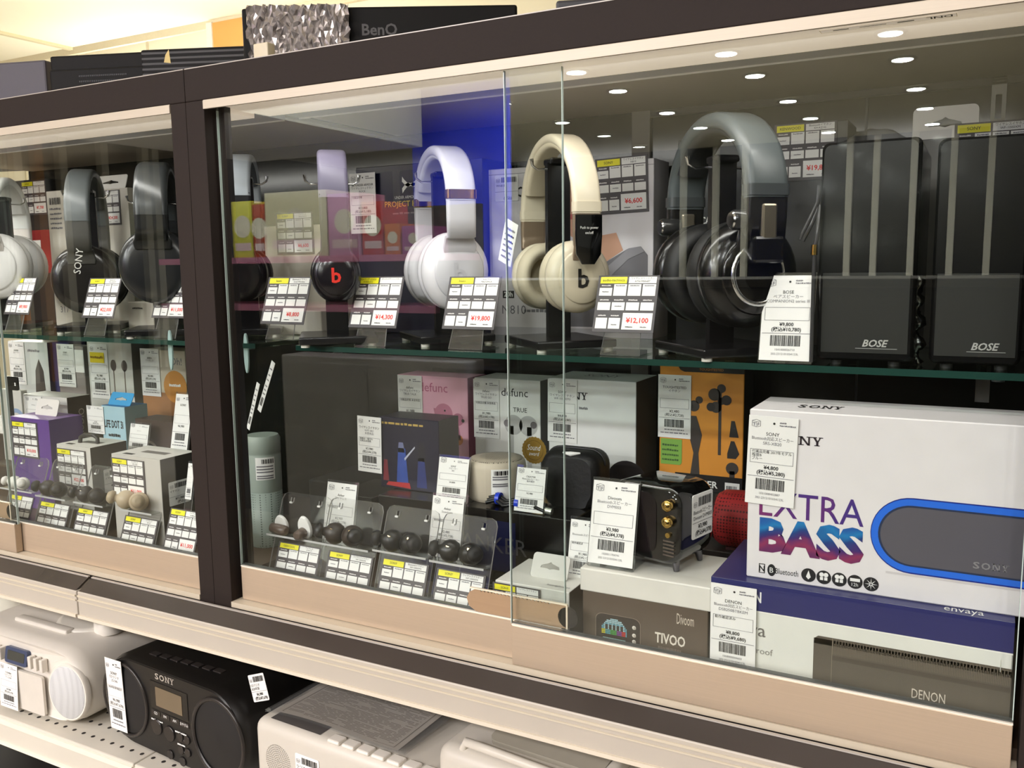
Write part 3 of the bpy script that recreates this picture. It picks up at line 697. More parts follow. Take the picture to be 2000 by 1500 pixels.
rt5, b, F, S, T = pbox('speaker_box', 'grey box with a big white hang tab, behind the gap between the two black speakers', 'product box', 1752, 1868, 272, .3, ZS+.0002, .06, '6a6864')
b.build('carton', rt5)
h = rt5['h']; hang_tab(rt5, .012, -.029, h-.002, mpp((0, .3, 1.3))*118, mpp((0, .3, 1.3))*66, m('e9e6de', .45))
rt6, b, F, S, T = pbox('speaker_box', 'dark box with a black grid price card, hidden behind the right black speaker', 'product box', 1872, 2030, 242, .3, ZS+.0002, .06, '2a2a28')
b.build('carton', rt6)
f = tag_on(rt6, b, F, 1862, 2010, 237, 375, .3); card_part(rt6, f, brand='SONY', model=('ワイヤレスイヤホン', 'WF-1000XM'), price='¥9,800')
b = B(); rs = random.Random(3); xa, xb = at(1640, 262, .28).x, at(1775, 262, .28).x; za = at(1700, 285, .28).z
vv = [(xa+(xb-xa)*i/9, .275+.03*j/3, za+.018*math.sin(PI*(i+.8)/10.6)*(1 if j in (1, 2) else .2)+rs.uniform(-.002, .002)) for j in range(4) for i in range(10)]
b.add(vv, [(j*10+i, j*10+i+1, j*10+i+11, j*10+i+10) for j in range(3) for i in range(9)], FILM, True)
b.add([(x, y+.0, z-.05) for x, y, z in vv[:10]]+vv[:10], [(i, i+1, i+11, i+10) for i in range(9)], FILM, True)
tag(b.build('plastic_bag'), 'clear crinkled plastic over the back of the left black speaker', 'plastic bag')

# two tall black desk speakers
def tower(px0, px1, pt, label):
    x0, x1 = at(px0, 400, .1).x, at(px1, 400, .1).x; w = x1-x0; h = at((px0+px1)/2, pt, .1).z-ZS
    r = thing('desk_speaker', label, 'speaker', ((x0+x1)/2, .1, ZS)); d = .14
    o = rrect(w, h-.004, .006, 4, -w/2, .004)
    def ring(y, k): return [(x*k, y, (z-h/2)*(1-(1-k)*.4)+h/2) for x, z in o]
    b = B(); b.loft([ring(.004, .97), ring(.006, 1), ring(d-.01, .98), ring(d, .94)], m('0a0a0a', .25, sp=.25), smooth=False); b.build('cabinet', r)
    b = B(); b.loft([ring(-.0005, .93), ring(.0015, .965), ring(.0045, .965)], m('0d0d0d', .2, sp=.25), smooth=False)
    f = Fr((-w/2, -.0008, 0), (1, 0, 0), (0, 0, 1), w, h)
    b.rect(f, .06, .06, .88, .36, m('292a27', .45, sp=.2), 1)
    b.text(f, 'BOSE', .62, .09, .032, m('c9c9c4', .3, .5), 'C', 3, .36, bold=True, italic=True)
    g = f.sub(.42, .08, .42, .008); b.rect(g, 0, 0, 1, .25, m('c9c9c4', .3, .5), 3); b.build('grille', r)
    for sx in (-.3, .3):
        for y in (.015, d-.02): b = B(); b.lathe((sx*w, y, 0), (0, 0, 1), [(.005, 0), (.005, .0045)], m('222220', .6), 10); b.build('rubber_foot', r)
    return r
tower(1601, 1797, 272, 'black desk speaker with rounded corners, left of the two on the glass shelf')
tower(1827, 2012, 264, 'black desk speaker cut by the picture edge, right of the two on the glass shelf')
b = B(); p = [at(x, y, .088) for x, y in ((1600, 362), (1597, 395), (1583, 425), (1568, 455), (1563, 468), (1568, 470), (1584, 440), (1595, 415), (1600, 400), (1596, 460), (1591, 484))]
p += [V((p[-1].x, .088, z)) for z in (at(1590, 560, .088).z, ZS+.003)]; b.tube(p, .0018, m('3a3a3a', .2), 8)
b.tube([at(1591, 478, .088), at(1590, 498, .088)], .0028, GOLD, 10)
tag(b.build('audio_cable'), 'thin dark audio cable with a gold plug hanging beside the left black speaker', 'cable')
b = B(); xq = at(1790, 600, .115).x; zz = at(1790, 545, .115).z
pp = [(xq+.0022*math.sin(i*.9), .112+.02*i/30, ZS+.002+(zz-ZS)*(1-i/30)) for i in range(31)]
b.tube(pp, [.0025+.0032*abs(math.sin(i*.33))+.0012*math.sin(i*1.7) for i in range(31)], glass('dark_film', '8a8a8a', .12, .12), 8); b.tube(pp, .0016, m('0c0c0c', .3), 6)
tag(b.build('plastic_wrap'), 'bundled cable in clear plastic wrap between the two black speakers', 'wrapped cable')

# headphones on their stands
def hpos(px, py, Y): p = at(px, py, Y); return p.x
Y1 = .13; LAV = m('625d72', .5)
X1 = hpos(655, 520, Y1); top = at(652, 293, Y1).z-ZS; cz = at(655, 535, Y1).z-ZS
headphones('dark headphones with a red letter b on the round cup, first from the post', X1, Y1, ZS, top, cz, .068, top-.06, .033, .011, LAV, m('d8d6d8', .6), m('2a2830', .3), m('141217', .25), m('1a181c', .6), .029, .033, .024, .018, .012, rz=-50, plate=m('17141a', .2), logo='b', lcol=m('e8352a', .4), stand_label='headphone stand with chrome hooks holding the dark red-lettered headphones', cyo=0)
Y2 = .19; WH = m('cbcbd2', .3)
X2 = hpos(868, 520, Y2); top = at(872, 285, Y2).z-ZS; cz = at(865, 530, Y2).z-ZS
headphones('white headphones with a gold ring on the band, second from the post', X2, Y2, ZS, top, cz, .074, top-.068, .034, .012, WH, m('cfd0d6', .6), WH, m('e6e5ea', .3), m('dedde2', .5), .039, .045, .03, .022, .012, low=m('d9b254', .15, 1), plate=m('d2d2d8', .25), logo='b', lcol=m('c2c2c8', .3), stand_label='black headphone stand inside the white headphones')
Y3 = .17; CR = m('d8cdb6', .35); CR2 = m('cfc3aa', .55)
X3 = hpos(1090, 520, Y3); top = at(1100, 262, Y3).z-ZS; cz = at(1095, 540, Y3).z-ZS
r3 = headphones('cream on-ear headphones with a dark letter b, seen through both overlapping panes', X3, Y3, ZS, top, cz, .078, top-.088, .03, .01, CR, CR2, m('8f7c68', .3, .3), CR, CR2, .035, .0375, .022, .022, .024, rz=-43, low=CR, flare=.7, plate=m('d3c8b0', .3), logo='b', lcol=m('1a1714', .4), stand_label='black headphone stand with square base inside the cream headphones')
b = B(); a = .0785; zz = top-.088
b.ribbon([(a+.0045, 0, zz-.001), (a+.0045, 0, zz-.022), (a+.004, 0, zz-.04), (a+.003, 0, zz-.05)], (0, 1, 0), [.029, .029, .027, .014], .003, GLOSSBLK, .4)
f = Fr((a+.0062, -.014, zz-.03), (0, 1, 0), (0, 0, 1), .028, .03); b.text(f, 'Push to power', .5, .5, .09, PAPER, 'C', 2, .7); b.text(f, 'on/off', .5, .33, .09, PAPER, 'C', 2, .5)
b.build('glossy_sleeve', r3)
bpy.context.view_layer.update(); q_ = r3.matrix_world.inverted(); P3 = [q_ @ at(x, y, .1) for x, y in ((973, 507), (997, 522), (988, 425))]
b = B(); f = Fr(P3[0], P3[1]-P3[0], P3[2]-P3[0], (P3[1]-P3[0]).length, (P3[2]-P3[0]).length); b.slab(f, [(0, 0), (f.w, 0), (f.w, f.h), (0, f.h)], .0004, PAPER)
for i in range(6): smudge(b, f, .15, .12+.13*i, .7, .05, INK if i in (3, 4) else GREY)
b.build('string_tag', r3)
Y4 = .15
X4 = hpos(1408, 520, Y4); top = at(1410, 222, Y4).z-ZS; cz = at(1400, 535, Y4).z-ZS
r4 = headphones('large black studio headphones with silver ringed cups and grey band', X4, Y4, ZS, top, cz, .08, top-.085, .04, .016, m('4b5152', .4), m('26282a', .6), m('1c1b1a', .25), m('0f0f10', .2), m('0c0c0d', .55), .048, .05, .032, .026, .012, rz=-47, plate=m('0b0b0c', .15), ringm=m('d9dadb', .2, 1), low=m('3d4142', .35), stand_label='black headphone stand under the large black studio headphones')
b = B()
for s in (-1, 1):
    b.box(s*.08-.004, s*.08+.0085, -.0075, .0075, top-.122, top-.09, m('a39a88', .3, .9), .002); b.box(s*.08-.009, s*.08+.009, -.016, .016, top-.142, top-.118, m('101011', .15), .003)
    b.lathe((s*.075, -.022, cz+.048), (0, -1, 0), [(.009, -.012), (.009, .006), (.0075, .008)], m('2a2a2a', .2), 20); b.lathe((s*.075, -.0302, cz+.048), (0, -1, 0), [(.0078, 0), (.0066, .0012)], CHROME, 20)
b.build('hinge', r4)

# price cards standing along the front of the shelf
CY = .105
card_stand('black grid price card marked in red below the dark red-lettered headphones, nearest the post', 518, 602, 541, 633, .14, brand='beats', model=('Bluetoothイヤホン', 'Solo3 Wireless'), price='¥8,800')
card_stand('black grid price card between the dark and the white headphones', 690, 783, 540, 640, CY, brand='BEATS STUDIO3|WIRELESS', model=('オーバーイヤーヘッドホン', ''), price='¥14,300')
card_stand('black grid price card standing before the white headphones', 872, 973, 540, 643, CY, brand='beats', model=('Solo Pro', 'MRJ72PA/A'), price='¥19,800')
card_stand('black grid price card between the cream and the large black headphones', 1164, 1283, 538, 649, CY, brand='audio-technica', model=('ワイヤレスヘッドホン', 'ATH-M50xBT'), price='¥12,100')
tag_stand('tall white price tag in an acrylic stand before the left black speaker', 1488, 1588, 538, 704, .0915, ZS+.0003, lines=('BOSE', 'ペアスピーカー', 'COMPANION2 series III'), price='¥9,800', tax='(税込¥10,780)', code='1041000026710')
# white card with yellow header behind, on the back box near the post
rt7, b, F, S, T = pbox('headphone_box', 'cream headphone box at the back, between the post and the dark headphones', 'product box', 520, 640, 440, .3, ZS+.0002, .06, 'cfc8b8')
b.build('carton', rt7)
f = tag_on(rt7, b, F, 541, 613, 415, 497, .3); card_part(rt7, f, brand='SONY', model=('ワイヤレス', 'WH-CH510'), price='¥6,600')
rt8, b, F, S, T = pbox('earphone_box', 'pale flat carton lying at the back left of the upper shelf', 'product box', 480, 628, 606, .22, ZS+.0002, .1, 'b9b5a8'); b.build('carton', rt8)

# ------------------------------------------------------------------ right case, lower floor
RZ = .945
b = B(); x0, x1 = at(640, 1000, .3).x, at(1272, 1000, .3).x
b.box(x0, x1, .26, .372, ZF+.0002, RZ, m('161514', .5), .002, 1)
tag(b.build('display_riser'), 'low black display riser along the back of the right case floor', 'riser')
b = B(); b.box(x1+.002, at(1450, 1000, .3).x, .28, .372, ZF+.0002, .9843, m('161514', .5), .002, 1)
tag(b.build('display_riser'), 'higher black display block under the orange earphone pack', 'riser')
RZ += .0002
def earbud_shape(b, f, a, c, s, mat, lay=2, flip=1):
    'printed picture of a stem earbud'
    b.disc(f, a, c, s, mat, lay, 20); b.pg(f, [(a-flip*s*.1, c+s*.3), (a+flip*s*.9, c+s*.3), (a+flip*s*.9, c-s*3.2), (a+flip*s*.3, c-s*3.2)], mat, lay); b.disc(f, a-flip*s*.7, c-.1*s, s*.5, m('5c5658', .5), lay+1, 14)
# pink earphone box
rt, b, F, S, T = pbox('earbud_box', 'pink earbud box with a printed pink animal, left at the back of the lower floor', 'product box', 779, 915, 735, .31, RZ, .05, 'f4b4cb')
b.text(F, 'defunc', .52, .86, .085, m('c75f86', .5), 'C', 2, .5)
P2, P3 = m('c97896', .5), m('f2dfe2', .5); F0 = F; F = F.sub(0, .2, 1, .8)
b.disc(F, .66, .58, .12, P2, 2); b.pg(F, [(.52, .64), (.58, .64), (.6, .3), (.9, .3), (.86, .5), (.75, .42), (.62, .36)], P2, 3); b.disc(F, .86, .53, .07, P2, 3); b.disc(F, .93, .52, .02, INK, 4, 10); b.disc(F, .68, .62, .012, INK, 4, 10)
b.disc(F, .52, .52, .05, P3, 3); b.rect(F, .49, .3, .05, .22, P3, 3); b.disc(F, .86, .3, .06, m('e08a4a', .5), 3); F = F0; b.rect(F, 0, 0, 1, .22, m('b8708c', .5), 1)
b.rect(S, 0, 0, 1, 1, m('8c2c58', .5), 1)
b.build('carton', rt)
f = tag_on(rt, b, F, 779, 826, 733, 852, .31); tag_part(rt, f, lines=('defunc', 'ワイヤレスイヤホン', 'TRUE TALK'), price='¥1,980', tax='(税込¥2,178)', note='付属品完備 未使用品', fine=False)
# white earbud box with gold seal
rt, b, F, S, T = pbox('earbud_box', 'white earbud box with a gold scalloped seal, behind the beige round speaker', 'product box', 928, 1056, 741, .3, RZ, .06, 'f2f0ec')
b.text(F, 'defunc', .62, .86, .07, INK, 'C', 2, .5); b.text(F, 'TRUE', .7, .73, .04, INK, 'C', 2, .3)
WE = m('c4c2c0', .4); b.disc(F, .6, .62, .085, WE, 2); b.disc(F, .82, .62, .085, WE, 2); b.rect(F, .53, .25, .07, .36, WE, 2); b.rect(F, .8, .25, .07, .36, WE, 2)
b.disc(F, .9, .63, .03, m('6a6466', .5), 3); b.disc(F, .5, .63, .03, m('8a8486', .5), 3); b.rect(F, .53, .235, .07, .012, INK, 3); b.rect(F, .8, .235, .07, .012, INK, 3)
GS = m('b08a3c', .35, .6)
pts = [(.905+.14*(1+.06*(i % 2))*F.h/F.w*math.cos(2*PI*i/48)*.78, .42+.11*(1+.06*(i % 2))*math.sin(2*PI*i/48)) for i in range(48)]
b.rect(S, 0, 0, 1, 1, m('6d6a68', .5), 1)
b.pg(F, pts, GS, 4); b.disc(F, .905, .42, .085, m('8d6c2c', .4, .5), 5, 28, r0=.08); b.text(F, 'Sound', .905, .42, .05, PAPER, 'C', 6, .2, italic=True); b.text(F, 'award', .905, .375, .035, PAPER, 'C', 6, .15, italic=True)
b.disc(F, .85, .1, .03, m('6a7ab0', .5), 2, 14, ry=.045)
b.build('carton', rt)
f = tag_on(rt, b, F, 926, 976, 741, 855, .3); tag_part(rt, f, lines=('defunc', 'ワイヤレスイヤホン', 'TRUE GO'), price='¥1,980', tax='(税込¥2,178)', note='付属品完備 未使用品', fine=False)
# white earphone box with dark picture
rt, b, F, S, T = pbox('earbud_box', 'large pale earbud box with dark earbuds printed low on its front', 'product box', 1072, 1242, 742, .285, RZ, .075, 'ecece9')
sony(b, F, .1, .845, .36, .055, INK, 2); smudge(b, F, .36, .77, .1, .02, GREY)
DK = m('2a2426', .4)
b.disc(F, .45, .26, .16, DK, 2, 28); b.disc(F, .9, .25, .16, DK, 2, 28, a0=0); b.rect(F, .75, .05, .25, .2, DK, 2); b.disc(F, .43, .2, .09, m('17130f', .4), 3)
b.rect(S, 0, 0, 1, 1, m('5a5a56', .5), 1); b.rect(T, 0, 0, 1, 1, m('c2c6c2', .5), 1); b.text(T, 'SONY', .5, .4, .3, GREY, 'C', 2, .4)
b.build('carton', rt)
f = tag_on(rt, b, F, 1070, 1127, 741, 863, .285, tilt=-.01); tag_part(rt, f, lines=('SONY', 'ワイヤレスイヤホン', 'WF-1000XM3'), price='¥4,800', tax='(税込¥5,280)', fine=False)
# orange earphone pack
rt, b, F, S, T = pbox('earphone_pack', 'orange and black rugged earphone blister pack with a green sticker', 'product box', 1288, 1452, 715, .29, .9845, .045, m('dc9238', .35), zt=None)
b.pg(F, [(.22, 1), (.25, .965), (.3, .95), (1, .95), (1, 1)], m('1c1712', .4), 2); b.text(F, 'TOUGHTESTED', .62, .965, .02, m('c9803c', .4), 'C', 3, .4)
CB = m('3a322c', .5)
for x, y in ((.36, .68), (.62, .68)): b.disc(F, x+.06, y, .045, CB, 2, 16); b.disc(F, x+.12, y+.05, .03, CB, 2, 14); b.disc(F, x, y, .035, m('1d1815', .5), 3, 14)
b.disc(F, .66, .78, .05, CB, 2, 16); b.disc(F, .74, .83, .035, CB, 2, 16); b.disc(F, .8, .74, .04, m('1d1815', .5), 3, 14); b.rect(F, .71, .3, .035, .5, CB, 2)
b.pg(F, [(.36, .6), (.45, .6), (.52, .45), (.48, .3), (.5, .1), (.38, .1), (.42, .3), (.36, .45)], CB, 3)
b.pg(F, [(.86, .58), (.9, .58), (.95, .45), (.84, .45)], m('1d1815', .5), 3); b.pg(F, [(.86, .42), (.9, .42), (.96, .32), (.92, .28), (.82, .28), (.82, .32)], m('1d1815', .5), 3); b.disc(F, .88, .2, .05, CB, 3, 16); b.rect(F, .85, .06, .06, .12, CB, 3)
b.rect(S, 0, 0, 1, 1, m('2a241e', .4), 1)
b.pg(F, [(.02, .19), (.26, .19), (.28, .21), (.28, .4), (.02, .4)], m('7fae4a', .45), 4)
for i in range(4): smudge(b, F, .04, .34-.04*i, .2, .016, m('3a5a2a', .5), 5)
b.rect(F, .2, -.0, .8, .13, m('141211', .4), 4); b.text(F, 'RANGER', .5, .03, .055, PAPER, 'C', 5, .48, bold=True)
b.rect(F, .8, .015, .17, .07, PAPER, 5); bars(b, F, .82, .03, .12, .03, INK, 12, 6)
b.build('blister_card', rt)
f = tag_on(rt, b, F, 1286, 1350, 732, 855, .29); tag_part(rt, f, lines=('TOUGHTESTED', 'イヤホン', ''), price='¥2,480', tax='(税込¥2,728)', fine=False)

# long black carton lying across the middle
rt, b, F, S, T = pbox('speaker_carton', 'long black speaker carton lying behind the acrylic earbud holders', 'product box', 742, 1118, 992, .135, ZF+.0002, .1, m('100d0c', .22))
ANZ = rt['h']+ZF+.0004
b.text(F, 'ANKER', .62, .5, .2, m('3d3a3c', .35), 'C', 2, .35)
b.rect(F, .45, .28, .28, .6, m('141736', .25), 1)
b.build('carton', rt)
rt, b, F, S, T = pbox('earbud_case_box', 'black flat carton lying left of the long black carton', 'product box', 655, 728, 968, .2, ZF+.0002, .09, m('1c1a1a', .35)); b.build('carton', rt)
# navy box (plain picture of a blue abstract scene)
rt, b, F, S, T = pbox('earbud_box', 'navy earbud box with a blurred blue picture, standing on the long black carton', 'product box', 742, 858, 818, .17, ANZ, .045, m('16162e', .3))
for x, c, w, h, col in ((.28, .08, .2, .5, '2c4a9a'), (.31, .52, .12, .14, '6a6f92'), (.62, .05, .17, .42, '22306e'), (.64, .42, .14, .26, '191826'), (.05, .1, .1, .3, '7a2434')):
    b.pg(F, [(x, c), (x+w, c), (x+w*.8, c+h), (x+w*.2, c+h)], m(col, .4, sc=120, var=.3), 2)
b.pg(F, [(.42, .44), (.6, .62), (.605, .6), (.43, .41)], m('b9bccc', .3), 3); smudge(b, F, .05, .9, .7, .03, m('b79a4a', .5))
b.pg(F, [(.1, .04), (.52, .02), (.5, .1), (.14, .09)], m('b3262c', .5), 4); b.rect(S, 0, 0, 1, 1, m('3a3638', .4), 1)
b.build('carton', rt)
f = tag_on(rt, b, F, 699, 745, 813, 921, .168, tilt=-.02); tag_part(rt, f, lines=('ワイヤレスイヤホン', 'KMT-003', '未使用品'), price='¥3,980', tax='(税込¥4,378)', note='箱痛み・傷汚れ|付属品未使用', fine=False)
# beige cylinder speaker
c = at(975, 960, .195); r_ = mpp(c)*57; zt = at(973, 893, .195).z; h = zt-ANZ
r = thing('round_speaker', 'beige drum shaped speaker with mesh top and a price sticker', 'speaker', (c.x, .19, ANZ))
BG = m('cabf ab'.replace(' ', ''), .55)
b = B(); b.lathe((0, 0, 0), (0, 0, 1), [(r_*.93, 0), (r_, .004), (r_, h-.008), (r_*.98, h-.003), (r_*.92, h)], BG, 40); b.build('body', r)
b = B(); b.lathe((0, 0, h), (0, 0, 1), [(r_*.9, 0), (r_*.88, .0012), (r_*.5, .003), (r_*.05, .0034)], bands('b5aa98', '5d564c', 0, 420, .5, 0, .33), 36); b.build('mesh_grille', r)
b = B(); n = 10
def curved(a0, a1, z0, z1, mat, rr, k=8): b.add([(rr*math.sin(a0+(a1-a0)*i/k), -rr*math.cos(a0+(a1-a0)*i/k), z) for z in (z0, z1) for i in range(k+1)], [(i, i+1, k+2+i, k+1+i) for i in range(k)], mat)
a0, a1 = .32, .95
curved(a0, a1, h*.03, h*.87, PAPER, r_+.0004)
for i in range(11): q = a0+.1+(a1-a0-.16)*i/11; curved(q, q+.02+.012*(i % 3), h*.72, h*.83, INK, r_+.0006, 2)
for z in (.66, .6, .48, .43): curved(a0+.05, a1-.08, h*z, h*(z+.035), GREY, r_+.0006)
f = Fr((r_*math.sin(.58), -r_*math.cos(.58), h*.05), (math.cos(.58), math.sin(.58), 0), (0, 0, 1), .02, h*.3); b.text(f, '32', 0, .3, .55, INK, 'C', 5)
b.build('price_sticker', r)
# cable with blue ties on the carton
b = B(); p = [at(x, y, .15) for x, y in ((952, 996), (968, 992), (990, 994), (1010, 997), (1035, 1003), (1052, 1008), (1068, 1011))]
p = [V((q.x, .15+.006*math.sin(i*2), ANZ+.004+.003*(i % 2))) for i, q in enumerate(p)]
for k in range(3): b.tube([q+V((0, .004*(k-1), .002*k)) for q in p], .0022, m('0f0f10', .4), 8)
o = b.build('charging_cable'); tag(o, 'short black charging cable with blue ties lying on the long black carton', 'cable')
b = B(); b.tube([p[1]+V((-.001, 0, .001)), p[1]+V((.004, 0, .001))], .0072, m('2440c8', .3), 10); b.tube([p[3]+V((0, 0, .001)), p[3]+V((.005, 0, .001))], .0072, m('2440c8', .3), 10); b.build('tie', o)
b = B(); b.tube([p[-1], p[-1]+V((.008, 0, -.001))], .004, m('cfcfc4', .3, .8), 10); b.build('plug', o)
# black pouch
c = at(1132, 940, .215); z0 = RZ-.02
w = mpp(c)*120; zt = at(1130, 872, .215).z; h = zt-ANZ
r = thing('earphone_pouch', 'soft black zipped carry pouch standing before the large pale earbud box', 'pouch', (c.x, .205, ANZ))
b = B(); o = rrect(w, h, w*.24, 6, -w/2, 0)
def pr(y, k): return [(x*k, y, (z-h*.45)*k+h*.45 if z > .004 else z) for x, z in o]
b.loft([pr(-.024, .8), pr(-.021, .93), pr(-.012, 1), pr(.012, 1), pr(.021, .93), pr(.024, .8)], m('121113', .5, bump=.15, sc=200)); b.build('body', r)
b = B(); q = [(x, -.0, z) for x, z in rrect(w*1.01, h*1.005, w*.24, 6, -w*.505, 0)][:14]; b.tube(q, .0015, m('1f1d1f', .4), 6); b.build('zip', r)
b = B(); b.tube([(-w*.1, -.02, h*.97), (w*.05, -.022, h*.965), (w*.2, -.02, h*.985)], [.001, .003, .001], PAPER, 6); b.build('edge_highlight', r)  # white sliver stands for the highlight along the pouch's top edge
# price tags on acrylic stands, behind the earbud holders
tag_stand('white price tag leaning behind the first acrylic earbud holder from the post', 636, 693, 943, 1062, .095, ZF+.0002, lines=('Anker', 'ワイヤレス', ''), price='¥2,980', tax='(税込¥3,278)', note='動作確認済', fine=False)
tag_stand('white price tag leaning between the third and fourth acrylic earbud holders', 842, 903, 970, 1088, .09, ZF+.0002, lines=('Anker', 'Soundcore', ''), price='¥2,480', tax='(税込¥2,728)', note='動作確認済', fine=False)
tag_stand('white price tag standing on the long black carton, left of the beige drum speaker', 856, 914, 893, 975, .142, ANZ, lines=('SONY', 'スピーカー', 'SRS'), price='¥4,800', fine=False)
tag_stand('white price tag standing on the long black carton, right of the beige drum speaker', 1008, 1064, 913, 1004, .142, ANZ, lines=('CREATIVE', 'Bluetoothスピーカー', '動作確認'), price='¥2,980', fine=False)
tag_stand('white price tag half hidden behind the tag of the black television speaker', 1112, 1168, 1016, 1130, .075, ZF+.0002, lines=('', 'Bluetoothスピーカー', ''), price='¥1,980', tax='(税込¥2,178)', note='動作確認済', fine=False)

# acrylic earbud holders with grid cards
def holder(label, pl, pr_, yt, yc, pcl, pcr, Y0, zb=ZF+.0003, cards=True, **k):
    'plate from the floor leaning back; yc = picture row of the ledge, yt = top of the plate'
    xl, xr, lb, lt, up = lean_frame(pl, pr_, yt, yc, Y0, zb, math.radians(20)); w = xr-xl
    r = thing('earbud_holder', label, 'earbud holder', ((xl+xr)/2, Y0, zb))
    f = Fr((-w/2, 0, 0), (1, 0, 0), up, w, lt); q = w*.12
    b = B(); b.slab(f, [(0, 0), (w, 0), (w, lt-q), (w-q*.3, lt-q*.3), (w-q, lt), (q, lt), (q*.3, lt-q*.3), (0, lt-q)], .002, ACR,
                    [[(x, lt-.012), (x+.004, lt-.012), (x+.004, lt-.006), (x, lt-.006)] for x in (w*.18, w*.74)], edge=ACRE)
    for x in (w*.18, w*.74): b.box(-w/2+x, -w/2+x+.004, f.p(0, 1).y*.9-.002, f.p(0, 1).y*.9-.0005, up.z*(lt-.013), up.z*(lt-.011), PAPER)
    b.build('acrylic_plate', r)
    yl = up.y*(lb+.009); zl = up.z*(lb+.009)
    b = B(); b.box(-w/2, w/2, yl-.016, yl-.0022, zl-.0015, zl, ACR); b.box(-w/2, w/2, yl-.0165, yl-.016, zl-.0015, zl+.0008, ACRE); b.build('ledge', r)
    if cards:
        px = r.location
        lx, rx = bis(lambda X: pix(V((X, Y0, zb))+up*(lb*.7))[0]-pcl, -2.2, .6)-px.x, bis(lambda X: pix(V((X, Y0, zb))+up*(lb*.7))[0]-pcr, -2.2, .6)-px.x
        ch = (rx-lx)*.98; l1 = lb-.003
        n = V((0, -up.z, up.y))
        if l1-ch < .0: ch = l1-.0005
        fc = Fr(V((lx, 0, 0))+up*(l1-ch)+n*.0012, (1, 0, 0), up, rx-lx, ch)
        # the card keeps its full layout; what does not fit the plate is folded away
        b = B(); price_card(b, fc, **k); b.build('price_card', r)
    r['ly'] = yl; r['lz'] = zl
    return r
EH = 'acrylic earbud holders on the case floor'
def earbud(b, o, ax, s, mat, tip=None, led=None):
    o = V(o); ax = V(ax).normalized()
    b.lathe(o, ax, [(s*.3, -s*.9), (s*.75, -s*.75), (s*1.0, -s*.3), (s*.98, s*.15), (s*.8, s*.55), (s*.45, s*.8), (s*.36, s*1.1)], mat, 18)
    return o+ax*s*1.05, ax
def earbuds(label, holder_, dx, mats, s=.0085, style=0):
    h = holder_.location; y = h.y+holder_['ly']-.0105; z = h.z+holder_['lz']+.0002
    r = thing('earbud_pair', label, 'earbuds', (h.x+dx, y, z))
    for i, x in enumerate((-s*1.05, s*1.05)):
        b = B()
        if style == 0:
            ax = V((-.75 if i == 0 else .55, -.5, .2)); e, a = earbud(b, (x, 0, s*.98), ax, s, mats[0])
            b.box(x-.004, x+.004, -s*.6, s*.6, s*1.2, s*1.75, mats[0], .0015, 2)
        else:
            ax = V((-.3, -.8, .3)); e, a = earbud(b, (x, 0, s*1.0), ax, s, mats[0])
            b.box(x-.0035, x+.0035, -s*.5, s*.5, s*.6, s*2.9, mats[0], .0015, 2) if style == 1 else None
        eb = b.build('earbud', r)
        b = B(); b.lathe(e, a, [(s*.35, 0), (s*.68, s*.1), (s*.72, s*.4), (s*.5, s*.75), (s*.25, s*.8)], mats[1], 16); b.build('ear_tip', eb)
        if len(mats) > 2:
            b = B(); b.lathe((x+s*.2, -s*.55, s*1.55), (.2, -.5, .8), [(s*.2, 0), (s*.18, s*.12)], mats[2], 10); b.build('metal_accent', eb)
    return r
DKE = m('0f0d0e', .4); BRN = m('2c231e', .42)
h1 = holder('acrylic earbud holder nearest the post, holding a grey and white pair', 545, 642, 967, 1060, 543, 625, .047, brand='GEEKCOOL', model=('ワイヤレス', 'GTW-77'), price='¥3,300', rows=2)
h2 = holder('acrylic earbud holder second from the post, holding dark brown buds', 638, 742, 978, 1077, 640, 727, .043, brand='SONY', model=('ワイヤレスイヤホン', 'WF-1000XM4'), price='¥14,300', rows=2)
h3 = holder('acrylic earbud holder third from the post, holding round black buds', 750, 853, 993, 1092, 744, 835, .04, brand='SONY', model=('Bluetoothイヤホン', 'WF-1000XM4'), price='¥14,300', rows=2)
h4 = holder('acrylic earbud holder nearest the pane overlap, holding black buds', 860, 965, 1008, 1113, 851, 946, .037, brand='SONY', model=('ワイヤレスイヤホン', 'WF-1000XM4'), price='¥14,300', rows=2)
b = B(); hh = h1.location; y = hh.y+h1['ly']-.01; z = hh.z+h1['lz']
r = thing('earbud_pair', 'flat grey brown earbuds with white backs on the first acrylic holder', 'earbuds', (hh.x-.002, y, z))
GB = m('5a4c44', .35)
for i, x in enumerate((-.022, .014)):
    b = B(); b.lathe((x, 0, .006), (1 if i == 0 else .3, -.2 if i == 0 else -1, 0), [(.003, -.014), (.006, -.012), (.0065, 0), (.006, .012), (.003, .014)], GB, 16); e = b.build('earbud', r)
    b = B(); b.lathe((x+.002, .004, .012), (0, 1, .2), [(.009, -.003), (.01, 0), (.006, .003)], PAPER, 18, sy=1.15 if i == 0 else 1.5); b.build('white_back', e)
earbuds('pair of dark brown earbuds on the second acrylic holder', h2, 0, (BRN, DKE, m('d8c8a0', .2, 1)), .0125)
earbuds('pair of round black earbuds on the third acrylic holder', h3, 0, (DKE, m('141213', .6), m('d8c8a0', .2, 1)), .0122)
earbuds('pair of black earbuds on the fourth acrylic holder', h4, .002, (m('0c0b0c', .35), m('141213', .6), m('d8c8a0', .2, 1)), .0122)
